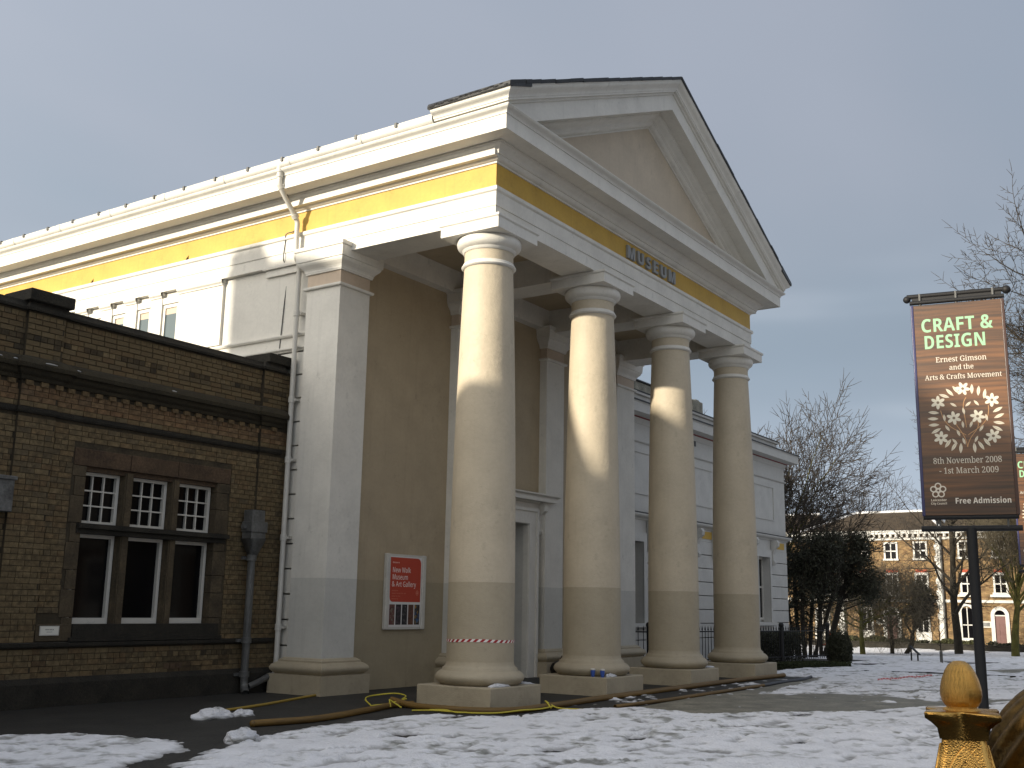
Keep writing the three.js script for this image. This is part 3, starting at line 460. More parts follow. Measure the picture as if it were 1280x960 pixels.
/* ================= brick annexe on the left ================= */
{
  const b = thing('brick_building', 'low sooty yellow brick building with stone mullioned window left of the museum', 'building', [-4, 0, -4.45]);
  const P = (n, g, m, par = b) => mesh(n, (Array.isArray(g) ? join(g) : g).translate(4, 0, 4.45), m, par);
  const XL = -11.5, XR2 = -0.31, zf = -4.45, zp = -4.39; // wall face, pilaster face
  P('wall', [box(XL, -4.70, 0.3, 5.9, -5.0, zf - 0.012), box(-1.66, XR2, 0.3, 5.9, -5.0, zf - 0.012), box(-4.70, -1.66, 3.7, 5.9, -5.0, zf - 0.012), box(-4.70, -1.66, 0.3, 1.1, -5.0, zf - 0.012), box(-5.80, -5.18, 0.3, 5.9, -4.5, zp - 0.012), box(-0.99, XR2, 0.3, 5.9, -4.5, zp - 0.012), box(XL, -10.9, 0.3, 5.9, -4.5, zp - 0.012), box(XL, XL + 0.4, 0.3, 5.9, -14, -5), box(XL, XR2, 0.3, 5.9, -14.3, -14)], M.mortar);
  P('roof', box(XL + 0.4, XR2, 5.2, 5.3, -14, -5.0), M.lead);
  // bricks: courses of 85 mm, Flemish bond
  const bricks = [], holes = [[-4.78, -1.58, 1.0, 3.92], [-5.12, -4.50, 0.95, 1.32]];
  const lay = (x0, x1, y0, y1, z, skip = []) => {
    let k = 0;
    for (let y = y0; y + 0.07 < y1; y += 0.085, k++) {
      const hd = k % 4 === 3; let x = x0 - (k % 2 ? 0.118 : rnd() * 0.02);
      while (x < x1 - 0.03) {
        const L = hd || rnd() < 0.06 ? 0.110 : 0.230, a = Math.max(x0, x) + 0.0015, c = Math.min(x1, x + L) - 0.0015; x += L + 0.006;
        if (c - a < 0.035) continue;
        const runs = [[a, c]];
        for (const [h0, h1, v0, v1] of skip) if (y + 0.075 > v0 && y < v1) { const r = runs.splice(0); for (const [p, q] of r) { if (q <= h0 || p >= h1) runs.push([p, q]); else { if (p < h0 - 0.03) runs.push([p, h0]); if (q > h1 + 0.03) runs.push([h1, q]); } } }
        for (const [p, q] of runs) bricks.push({ p, q, y, z });
      }
    }
  };
  const piers = [[-5.80, -5.18, -9, 9], [-0.99, 0, -9, 9], [-12, -10.9, -9, 9]];
  for (const [y0, y1] of [[0.42, 0.86], [0.94, 4.30], [4.40, 4.80], [5.16, 5.88]]) {
    lay(XL, XR2, y0, y1, zf, [...piers, ...holes]);
    lay(-5.80, -5.18, y0, y1, zp); lay(-0.99, XR2, y0, y1, zp);
  }
  const cam = camera.position, dist = (k) => Math.hypot((k.p + k.q) / 2 - cam.x, k.y - cam.y, k.z - cam.z);
  bricks.forEach((k) => { k.vis = k.p > -7.1; k.s = ((k.q - k.p) / dist(k)) * (k.y > 5.1 ? 1.4 : 1); });
  bricks.sort((m, n) => (n.vis - m.vis) || n.s - m.s);
  const unit = [0, 1, 2].map(() => { const g = new RoundedBoxGeometry(1, 1, 1, 1, 0.06); const p = g.attributes.position; for (let i = 0; i < p.count; i++) p.setXYZ(i, p.getX(i) + rr(-0.008, 0.008), p.getY(i) + rr(-0.03, 0.03), p.getZ(i)); return boxUV(g); });
  const merged = [];
  const tone = (k) => { const n = fbm(k.p * 0.8, k.y * 1.3, 2.7, 3); return clamp(Math.floor(rnd() * 5.2 + n * 5 - 0.2), 0, 5); };
  bricks.forEach((k, i) => {
    const w = k.q - k.p, pr = rr(-0.003, 0.004), t = tone(k);
    if (i < 300) { const m = mesh('brick', unit[i % 3], M.bricks[t], b); m.scale.set(w, 0.074, 0.04); m.position.set((k.p + k.q) / 2 + 4, k.y + 0.0385, k.z - 0.02 + pr + 4.45); }
    else {
      const g = new THREE.BoxGeometry(w, 0.074, 0.04); g.translate((k.p + k.q) / 2, k.y + 0.0385, k.z - 0.02 + pr);
      // soot, moss and damp staining: patchy, by brick
      const st = fbm(k.p * 0.9 + 5, k.y * 1.1, 8.8, 4), c = M.bricks[t].color.clone(); let d = rr(0.85, 1.12);
      if (st > 0.12 && k.y < 1.0) d *= 0.55; if (k.y > 5.1 && k.y < 5.45 && fbm(k.p * 2.1, k.y * 3, 1.2, 3) > -0.05) d *= 0.4; if (k.y > 4.4 && k.y < 4.8) c.r *= 1.15;
      const n = g.attributes.position.count, a = new Float32Array(n * 3); for (let j = 0; j < n; j++) { a[j * 3] = c.r * d; a[j * 3 + 1] = c.g * d; a[j * 3 + 2] = c.b * d; }
      const g2 = g.toNonIndexed(); const a2 = new Float32Array(g2.attributes.position.count * 3); for (let j = 0; j < g2.attributes.position.count; j++) a2.set([c.r * d, c.g * d, c.b * d], j * 3); g2.setAttribute('color', new THREE.BufferAttribute(a2, 3)); merged.push(boxUV(g2));
    }
  });
  P('brickwork', join(merged), M.brickVC).userData.kind = 'stuff';
  // plinth, strings, cornice, coping; every band steps out round the pilasters
  const path = (o) => [[XL, zf + o], [-5.80 - o, zf + o], [-5.80 - o, zp + o], [-5.18 + o, zp + o], [-5.18 + o, zf + o], [-0.99 - o, zf + o], [-0.99 - o, zp + o], [-0.48, zp + o], [-0.48, zp - 0.1]];
  P('plinth', sweep([[0.07, -0.1], [0.07, 0.34], [0.0, 0.42], [-0.04, 0.43]], path), M.soot);
  P('sill_band', sweep([[-0.03, 0.86], [0.04, 0.862], [0.05, 0.88], [0.05, 0.925], [-0.03, 0.945]], path), M.soot);
  P('string_course', sweep([[-0.03, 4.30], [0.03, 4.302], [0.045, 4.33], [0.045, 4.38], [-0.03, 4.402]], path), M.soot);
  P('cornice', sweep([[-0.03, 4.78], [0.04, 4.80], [0.05, 4.85], ...arc(0.06, 4.86, 0.12, 4.95, 0.2, 4), [0.18, 4.96], [0.19, 5.02], [0.17, 5.05], [0.12, 5.11], [0.0, 5.165], [-0.03, 5.17]], path), M.moss);
  for (let i = 0; i < 42; i++) { const x = -11 + i * 0.25; if (x < -0.6) P('dentil_brick', box(x, x + 0.12, 4.72, 4.79, zf - 0.02, zf + (x > -5.8 && x < -5.18 || x > -1.0 ? 0.095 : 0.035)), M.bricks[3]); }
  P('coping', [sweep([[-0.05, 5.86], [0.06, 5.862], [0.065, 5.90], [0.03, 5.96], [0.02, 6.0], [-0.3, 6.03]], path), box(XL, XR2, 5.90, 6.02, -5.0, zf - 0.2)], M.soot);
  P('coping_block', rbox(-5.88, -5.12, 6.0, 6.185, -5.0, -4.27, 0.02), M.soot); P('coping_block', rbox(-0.97, -0.315, 6.0, 6.18, -5.0, -4.30, 0.02), M.soot);
  // stone dressings of the window
  const st = grp('window', b);
  const S = (n, g, m) => P(n, g, m, st);
  for (const [p, q] of [[-4.76, -3.72], [-3.71, -2.76], [-2.75, -1.60]]) S('lintel_stone', rbox(p, q, 3.63, 3.90, -4.75, zf + 0.006, 0.01), M.lintel);
  S('lintel_moulding', [box(-4.62, -1.78, 3.555, 3.63, -4.75, zf - 0.05)], M.lintel);
  let y = 1.0; for (let i = 0; y < 3.6; i++) { const h = i % 2 ? 0.42 : 0.30; for (const s of [0, 1]) { const x0 = s ? -1.88 : -4.70 - (i % 2 ? 0.07 : 0.02), x1 = s ? -1.66 + (i % 2 ? 0.07 : 0.02) : -4.53; S('jamb_stone', rbox(x0, x1, y, Math.min(3.63, y + h) - 0.006, -4.75, zf + 0.005, 0.008), M.stone); } y += h; }
  for (const [x0, x1] of [[-3.80, -3.59], [-2.85, -2.65]]) S('mullion', [box(x0 + 0.03, x1 - 0.03, 1.0, 3.6, -4.74, zf - 0.03), extrude([[x0, 4.70], [x0 + 0.05, -zf + 0.015], [x1 - 0.05, -zf + 0.015], [x1, 4.70]], 2.6).rotateX(-Math.PI / 2).translate(0, 1.0, 0)], M.stone);
  S('transom', [box(-4.62, -1.64, 2.58, 2.70, -4.74, zf + 0.03), box(-4.62, -1.60, 2.66, 2.735, -4.7, zf + 0.085)], M.soot);
  S('sill', [box(-4.52, -1.66, 0.96, 1.20, -4.75, zf + 0.02), box(-4.58, -1.60, 0.94, 1.0, -4.7, zf + 0.05)], M.soot);
  S('wall_slab', rbox(-5.13, -4.53, 0.95, 1.20, -4.6, zf + 0.01, 0.01), M.stone);
  const sash = (x0, x1, y0, y1, grid) => {
    const f = 0.055, z0 = -4.70, z1 = -4.60;
    S('sash', [box(x0, x0 + f, y0, y1, z0, z1), box(x1 - f, x1, y0, y1, z0, z1), box(x0 + f, x1 - f, y0, y0 + (grid ? f : 0.09), z0, z1), box(x0 + f, x1 - f, y1 - f, y1, z0, z1),
      ...(grid ? [1, 2].flatMap((i) => [box(x0 + f + (x1 - x0 - 2 * f) * i / 3 - 0.011, x0 + f + (x1 - x0 - 2 * f) * i / 3 + 0.011, y0 + f, y1 - f, z0 + 0.02, z1 - 0.02), box(x0 + f, x1 - f, y0 + f + (y1 - y0 - 2 * f) * i / 3 - 0.011, y0 + f + (y1 - y0 - 2 * f) * i / 3 + 0.011, z0 + 0.022, z1 - 0.022)]) : [])], M.frame);
    const n = grid ? 3 : 1; for (let i = 0; i < n; i++) for (let j = 0; j < n; j++) { const w = (x1 - x0 - 2 * f) / n, h = (y1 - y0 - 2 * f) / n, g = box(-w / 2, w / 2, -h / 2, h / 2, -0.004, 0.004); g.rotateY(rr(-0.012, 0.012)); g.translate(x0 + f + w * (i + 0.5), y0 + f + h * (j + 0.5), z0 + 0.03); S('pane', g, M.glass); }
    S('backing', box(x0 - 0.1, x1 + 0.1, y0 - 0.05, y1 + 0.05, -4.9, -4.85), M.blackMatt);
  };
  for (const [x0, x1] of [[-4.545, -3.80], [-3.60, -2.85], [-2.655, -1.90]]) { sash(x0, x1, 2.735, 3.56, true); sash(x0, x1, 1.20, 2.58, false); }
  P('air_brick', [0, 1, 2].map((i) => box(-2.75 + i * 0.13, -2.64 + i * 0.13, 0.47, 0.56, zf, zf + 0.006)), M.lintel);
  // snow left on the cornice ledge
  for (const [x, w] of [[-6.3, 0.3], [-6.0, 0.12], [-5.45, 0.34], [-4.95, 0.16], [-3.1, 0.16], [-6.9, 0.5]]) P('snow_patch', new THREE.SphereGeometry(1, 12, 6).scale(w / 2, 0.022, 0.06).translate(x, 5.055, (x > -5.8 && x < -5.18 ? zp : zf) + 0.12), M.snow);
  // small name plate
  const c = document.createElement('canvas'); c.width = 256; c.height = 110; const q = c.getContext('2d'); q.fillStyle = '#d8d6cc'; q.fillRect(0, 0, 256, 110); q.fillStyle = '#55524b'; q.font = 'bold 24px sans-serif'; q.textAlign = 'center'; q.fillText('NEW WALK', 128, 48); q.font = '20px sans-serif'; q.fillText('MUSEUM', 128, 80);
  const tx = new THREE.CanvasTexture(c); tx.colorSpace = THREE.SRGBColorSpace;
  const pl = thing('wall_plate', 'small white lettered plate fixed to the brick wall below the window', 'sign', [-4.91, 1.105, zf + 0.013]);
  mesh('plate', box(-0.16, 0.16, -0.07, 0.07, 0, 0.012), M.frame, pl); mesh('face', new THREE.PlaneGeometry(0.29, 0.115).translate(0, 0, 0.0135), new THREE.MeshStandardMaterial({ map: tx, roughness: 0.6 }), pl);
  // wall box at the picture's edge
  const wb = thing('wall_box', 'grey metal box fixed to the brick pilaster at the picture edge', 'box', [-5.98, 3.05, zf]);
  mesh('casing', [rbox(-0.16, 0.16, -0.25, 0.22, 0, 0.2, 0.015)], M.greyPaint, wb); mesh('lid', rbox(-0.18, 0.18, 0.21, 0.27, -0.001, 0.23, 0.012), M.greyPaint, wb);
}
{ // rainwater hopper and pipe on the brick wall
  const h = thing('rainwater_pipe', 'grey cast iron rainwater pipe with a hopper head on the brick wall', 'drainpipe', [-1.14, 0, -4.36]);
  const K = M.greyPaint;
  mesh('hopper', [rbox(-0.15, 0.15, 2.98, 3.20, -0.02, 0.21, 0.01), rbox(-0.19, 0.19, 2.80, 2.99, -0.02, 0.25, 0.01), rbox(-0.17, 0.17, 2.68, 2.80, -0.02, 0.23, 0.01),
    new THREE.CylinderGeometry(0.23, 0.085, 0.30, 4, 1).rotateY(Math.PI / 4).translate(0, 2.54, 0.10)].map((g) => boxUV(g)), K, h);
  mesh('pipe', [rod([0, 2.45, 0.09], [0, 0.22, 0.09], 0.068, 14), tube([[0, 0.28, 0.09], [-0.01, 0.12, 0.12], [-0.07, 0.02, 0.22]], 0.07, 14)], K, h);
  for (const yy of [2.30, 0.86, 0.28]) mesh('collar', [rod([0, yy, 0.09], [0, yy + 0.10, 0.09], 0.088, 14), box(-0.15, 0.15, yy + 0.02, yy + 0.07, -0.02, 0.03)], K, h);
  mesh('branch_pipe', tube([[0.55, 0.30, 0.18], [0.3, 0.20, 0.17], [0.05, 0.12, 0.15]], 0.055, 12), K, h);
  const bx = mesh('bracket', box(-0.26, -0.19, 2.86, 2.93, 0.05, 0.12), K, h);
}

/* ================= terrace across the park ================= */
const brickFar = (() => {
  const W = 512, data = new Uint8Array(W * W * 4); // 32 courses x 11 bricks in 2.72 m
  const hsh = (a, b) => { const s = Math.sin(a * 127.1 + b * 311.7) * 43758.5453; return s - Math.floor(s); };
  for (let j = 0; j < W; j++) for (let i = 0; i < W; i++) {
    const row = Math.floor(j / 16), off = row % 2 ? 0.5 : 0, u = (i / W) * 12 + off, col = Math.floor(u) % 12, fu = u - Math.floor(u), fv = (j % 16) / 16, o = (j * W + i) * 4;
    const m = fu < 0.05 || fv < 0.14, t = hsh(row, col), n = 0.88 + 0.4 * tileN(i / W, j / W, 7, 31, 4);
    const c = m ? [0.43, 0.39, 0.32] : t < 0.25 ? [0.45, 0.34, 0.22] : t < 0.7 ? [0.52, 0.42, 0.275] : [0.59, 0.48, 0.33];
    for (let k = 0; k < 3; k++) data[o + k] = clamp(c[k] * n, 0, 1) * 255; data[o + 3] = 255;
  }
  const t = new THREE.DataTexture(data, W, W); t.wrapS = t.wrapT = THREE.RepeatWrapping; t.magFilter = THREE.LinearFilter; t.minFilter = THREE.LinearMipmapLinearFilter; t.generateMipmaps = true; t.colorSpace = THREE.SRGBColorSpace; t.repeat.set(1 / 2.72, 1 / 2.72); t.needsUpdate = true;
  return mat(lin(1, 0.98, 0.94), { map: t, roughness: 0.9 });
})();
const tileRoof = mat(lin(0.085, 0.058, 0.032), { map: rep(grime, 0.35), bumpMap: rep(gritBump, 0.6), bumpScale: 0.05, roughness: 0.95 });
function terrace(label, z0, z1, list, hip) {
  const X = 72, t = thing('terraced_house', label, 'house', [X, -1.1, (z0 + z1) / 2], 'houses across the park'), zc = (z0 + z1) / 2;
  const put = (g) => (Array.isArray(g) ? join(g) : g).translate(-X, 1.1, -zc), P = (n, g, m, par = t) => mesh(n, put(g), m, par);
  P('wall', box(X, X + 9, -1.3, 7.7, z0, z1), brickFar);
  P('string_course', box(X - 0.12, X, 2.36, 2.56, z0, z1), M.wingWhite);
  P('cornice', [box(X - 0.10, X, 7.05, 7.25, z0, z1), box(X - 0.42, X, 7.48, 7.72, z0, z1), box(X - 0.5, X, 7.66, 7.76, z0, z1)], M.wingWhite);
  for (let z = z0 + 0.15; z < z1 - 0.1; z += 0.42) P('modillion', box(X - 0.36, X, 7.26, 7.47, z, z + 0.17), M.wingWhite);
  // roof
  const e = 7.76, r = 9.6, xm = X + 4.5, a = z0 - (hip[0] ? 0.2 : 0), b = z1 + (hip[1] ? 0.2 : 0), ra = hip[0] ? z0 + 3.0 : z0, rb = hip[1] ? z1 - 2.2 : z1;
  P('roof', tri([X - 0.45, e, a, X - 0.45, e, b, xm, r, rb, X - 0.45, e, a, xm, r, rb, xm, r, ra, X + 9.4, e, b, X + 9.4, e, a, xm, r, ra, X + 9.4, e, b, xm, r, ra, xm, r, rb, X - 0.45, e, a, xm, r, ra, X + 9.4, e, a, X - 0.45, e, b, X + 9.4, e, b, xm, r, rb]), tileRoof);
  P('snowy_ridge', [rod([xm, r + 0.03, ra], [xm, r + 0.03, rb], 0.12, 6), ...(hip[0] ? [rod([X - 0.45, e + 0.03, a], [xm, r + 0.03, ra], 0.10, 6)] : []), ...(hip[1] ? [rod([X - 0.45, e + 0.03, b], [xm, r + 0.03, rb], 0.10, 6)] : [])], M.snow);
  for (const [zc2, w, y0, y1, kind] of list) {
    const h = y1 - y0;
    if (kind === 'pil') { P('pilaster', [box(X - 0.14, X, -1.2, 7.05, zc2 - w / 2, zc2 + w / 2), ...[...Array(9)].map((_, i) => box(X - 0.17, X, -0.6 + i * 0.86, -0.2 + i * 0.86, zc2 - w * 0.72, zc2 + w * 0.2))], M.wingWhite); P('drainpipe', rod([X - 0.22, -1.1, zc2 + w * 0.42], [X - 0.22, 7.3, zc2 + w * 0.42], 0.07, 8), M.greyPaint); continue; }
    if (kind === 'door') {
      const d = grp('door', t), R = w / 2, o = new THREE.Shape(); o.moveTo(-R, y0); o.lineTo(-R, y1 - R); o.absarc(0, y1 - R, R, Math.PI, 0, true); o.lineTo(R, y0);
      const hp = new THREE.Path(), q = R - 0.26; hp.moveTo(-q, y0); hp.lineTo(-q, y1 - R); hp.absarc(0, y1 - R, q, Math.PI, 0, true); hp.lineTo(q, y0); o.holes.push(hp);
      P('surround', boxUV(new THREE.ExtrudeGeometry(o, { depth: 0.14, bevelEnabled: false, curveSegments: 10 })).rotateY(-Math.PI / 2).translate(X, 0, zc2), M.wingWhite, d);
      const dk = mesh('leaf', put([box(X - 0.03, X + 0.0, y0, y1 - R - 0.06, zc2 - q, zc2 + q), ...[-1, 1].flatMap((s) => [[0.2, 0.95], [1.1, 1.9]].map(([m, n]) => box(X - 0.05, X - 0.02, y0 + m, Math.min(y0 + n, y1 - R - 0.12), zc2 + s * q * 0.5 - q * 0.32, zc2 + s * q * 0.5 + q * 0.32)))]), mat(lin(0.085, 0.018, 0.012), { roughness: 0.5 }), d);
      P('transom', box(X - 0.06, X, y1 - R - 0.06, y1 - R + 0.02, zc2 - q, zc2 + q), M.wingWhite, d);
      P('fanlight', boxUV(new THREE.CircleGeometry(q, 12, 0, Math.PI)).rotateY(-Math.PI / 2).translate(X - 0.02, y1 - R + 0.02, zc2), M.glass, d);
      P('step', box(X - 0.5, X, -1.25, y0 + 0.02, zc2 - R, zc2 + R), M.stone, d); continue;
    }
    const v = grp('window', t);
    const sw = w / 2, F = 0.13;
    if (kind === 'arch') {
      const o = new THREE.Shape(); o.moveTo(-sw, y0); o.lineTo(-sw, y1 - sw); o.absarc(0, y1 - sw, sw, Math.PI, 0, true); o.lineTo(sw, y0); const hp = new THREE.Path(), q = sw - 0.2; hp.moveTo(-q, y0 + 0.7); hp.lineTo(-q, y1 - sw); hp.absarc(0, y1 - sw, q, Math.PI, 0, true); hp.lineTo(q, y0 + 0.7); o.holes.push(hp);
      P('frame', boxUV(new THREE.ExtrudeGeometry(o, { depth: 0.14, bevelEnabled: false, curveSegments: 10 })).rotateY(-Math.PI / 2).translate(X, 0, zc2), M.wingWhite, v);
      P('pane', box(X - 0.03, X, y0 + 0.7, y1 - sw * 0.6, zc2 - q, zc2 + q), M.glass, v); P('glazing_bar', [box(X - 0.06, X, y0 + 0.7, y1 - 0.25, zc2 - 0.03, zc2 + 0.03), box(X - 0.06, X, (y0 + y1) / 2, (y0 + y1) / 2 + 0.07, zc2 - q, zc2 + q)], M.wingWhite, v); continue;
    }
    const py = kind === 'ground' ? y0 + 0.75 : y0 + 0.1;
    P('frame', [box(X - 0.1, X, y0, y1, zc2 - sw, zc2 - sw + F), box(X - 0.1, X, y0, y1, zc2 + sw - F, zc2 + sw), box(X - 0.12, X, y1 - F, y1 + (kind === 'top' ? 0.0 : 0.06), zc2 - sw, zc2 + sw), box(X - (kind === 'ground' ? 0.08 : 0.22), X, y0 - 0.04, py, zc2 - sw - 0.06, zc2 + sw + 0.06)], M.wingWhite, v);
    P('glazing_bar', [box(X - 0.06, X, py, y1 - F, zc2 - 0.035, zc2 + 0.035), box(X - 0.07, X, (py + y1 - F) / 2 - 0.05, (py + y1 - F) / 2 + 0.05, zc2 - sw + F, zc2 + sw - F)], M.wingWhite, v);
    for (const s of [-1, 1]) for (const [m, n] of [[py, (py + y1 - F) / 2], [(py + y1 - F) / 2, y1 - F]]) P('pane', box(X - 0.03 + rnd() * 0.01, X, m, n, zc2 + Math.min(0, s * (sw - F)), zc2 + Math.max(0, s * (sw - F))), M.glass, v);
    if (kind === 'first') { P('lintel', box(X - 0.05, X, y1 + 0.08, y1 + 0.28, zc2 - sw * 0.85, zc2 + sw * 0.85), mat(lin(0.30, 0.055, 0.025)), v); P('balcony_sill', [box(X - 0.45, X, y0 - 0.22, y0 - 0.05, zc2 - sw - 0.2, zc2 + sw + 0.2)], M.wingWhite, v); }
  }
  return t;
}
terrace('yellow brick three storey house with hipped roof, seen left of the banner post', -19.2, -8.55, [
  [-12.35, 1.06, 5.52, 6.9, 'top'], [-10.15, 1.04, 5.55, 6.93, 'top'], [-14.6, 1.04, 5.52, 6.9, 'top'], [-17.6, 1.04, 5.52, 6.9, 'top'],
  [-12.35, 1.0, 3.0, 4.5, 'first'], [-10.15, 1.0, 3.0, 4.5, 'first'], [-14.6, 1.0, 3.0, 4.5, 'first'], [-17.6, 1.0, 3.0, 4.5, 'first'],
  [-12.5, 1.35, -1.0, 1.98, 'door'], [-14.43, 1.0, -0.6, 1.85, 'ground'], [-10.22, 1.02, -0.6, 1.9, 'ground'], [-17.9, 1.2, -0.6, 1.75, 'ground'],
  [-16.3, 0.5, 0, 0, 'pil'], [-8.8, 0.42, 0, 0, 'pil']], [true, true]);
terrace('yellow brick house with an arched white window, seen right of the banner post', -8.5, 8, [
  [-6.9, 1.1, 5.6, 6.95, 'top'], [-4.6, 1.0, 5.6, 6.95, 'top'], [-2.2, 1.0, 5.6, 6.95, 'top'], [0.4, 1.0, 5.6, 6.95, 'top'], [3.5, 1.0, 5.6, 6.95, 'top'],
  [-6.9, 1.0, 3.0, 4.5, 'first'], [-4.6, 1.0, 3.0, 4.5, 'first'], [-2.2, 1.0, 3.0, 4.5, 'first'], [0.4, 1.0, 3.0, 4.5, 'first'],
  [-7.05, 1.15, -0.9, 2.3, 'arch'], [-4.8, 1.25, -1.0, 2.1, 'door'], [-2.2, 1.1, -0.6, 1.9, 'ground'], [0.4, 1.1, -0.6, 1.9, 'ground'], [3.5, 1.2, -1.0, 2.1, 'door']], [false, true]);
const endHouse = terrace('yellow brick house end half hidden behind the dark evergreens', -32, -19.3, [[-22, 1.0, 5.5, 6.9, 'top'], [-25, 1.0, 5.5, 6.9, 'top'], [-22, 1.0, 3.0, 4.5, 'first'], [-25, 1.0, 3.0, 4.5, 'first'], [-22, 1.1, -0.6, 1.8, 'ground']], [false, false]);
for (const [z, y, l] of [[-13.4, 0.85, 'small white notice on the brick wall left of the red house door'], [-5.75, 0.8, 'white rectangular notice on the brick wall right of the post']]) { const s = thing('house_notice', l, 'sign', [71.97, y, z]); mesh('board', box(-0.03, 0.03, -0.22, 0.22, -0.3, 0.3), M.frame, s); mesh('panel', box(-0.036, -0.03, -0.15, 0.15, -0.24, 0.24), M.greyPaint, s); }

{ // the row south of the walk, outside the picture: it closes off the low southern sky
  const src = scene.children.filter((o) => o.name.startsWith('terraced_house')), labels = ['brick house facing the portico from the south side of the walk', 'long brick house facing the wing from the south side of the walk', 'brick house end facing the annexe from the south side of the walk'];
  [[1, 14.5, 4], [0, 30.5, 4], [2, -2, 4]].forEach(([k, x], i) => { const c = src[k].clone(); c.name = numbered('terraced_house'); scene.add(c); c.rotation.y = -Math.PI / 2; c.position.set(x, -0.05, 25); c.scale.set(1, 1.15, 1); c.userData = { label: labels[i], category: 'house', group: 'houses south of the walk' }; });
}
/* house across the lane, outside the picture, whose roofline shades the portico */
{
  const h = thing('neighbour_house', 'tall soot dark brick house across the lane west of the museum', 'house', [-20, 0, 0]);
  const prof = [[13.4, -0.1], [13.4, 12.75], [11.7, 12.75], [10.6, 12.5], [9.7, 12.1], [9.2, 11.7], [8.5, 10.0], [8.25, 9.45], [7.6, 9.45], [7.2, 9.7], [2, 9.7], [2, 8.0], [-2.9, 8.0], [-2.9, 4.6], [-15, 4.6], [-15, -0.1]];
  mesh('gable_wall', extrude(prof, 0.9).rotateY(Math.PI / 2).translate(-0.9, 0, 0), M.stone, h);
  mesh('range', [box(-7, -0.9, -0.1, 8.6, -13.2, -2.05), box(-7, -0.9, -0.1, 7.0, -2.05, 2.85), box(-7, -0.9, -0.1, 4.0, 2.85, 14.9)], M.stone, h);
  mesh('chimney', [box(-0.9, -0.02, 12.7, 13.12, -13.3, -12.5), ...[0, 1, 2].map((i) => rod([-0.45, 13.1, -13.15 + i * 0.27], [-0.45, 13.3, -13.15 + i * 0.27], 0.10, 10))], M.lintel, h);
  mesh('coping', [box(-0.95, 0.05, 9.70, 9.76, -7.1, -2.0), box(-0.95, 0.05, 8.0, 8.06, -1.99, 2.9), box(-0.95, 0.05, 4.6, 4.66, 2.91, 15.05)], M.soot, h);
  for (let k = 0; k < 3; k++) for (let i = 0; i < 6; i++) { const z = -11 + i * 4.2, yy = 1.2 + k * 2.9; if (z > 1 && k > 0 || z > -3 && k > 1) continue; const w = grp('window', h); mesh('frame', [box(0.0, 0.05, yy, yy + 1.7, z, z + 0.1), box(0, 0.05, yy, yy + 1.7, z + 1.0, z + 1.1), box(0, 0.05, yy + 1.6, yy + 1.7, z + 0.1, z + 1.0), box(0, 0.08, yy - 0.1, yy, z - 0.05, z + 1.15)], M.frame, w); mesh('pane', box(0, 0.02, yy, yy + 1.6, z + 0.1, z + 1.0), M.glass, w); }
}

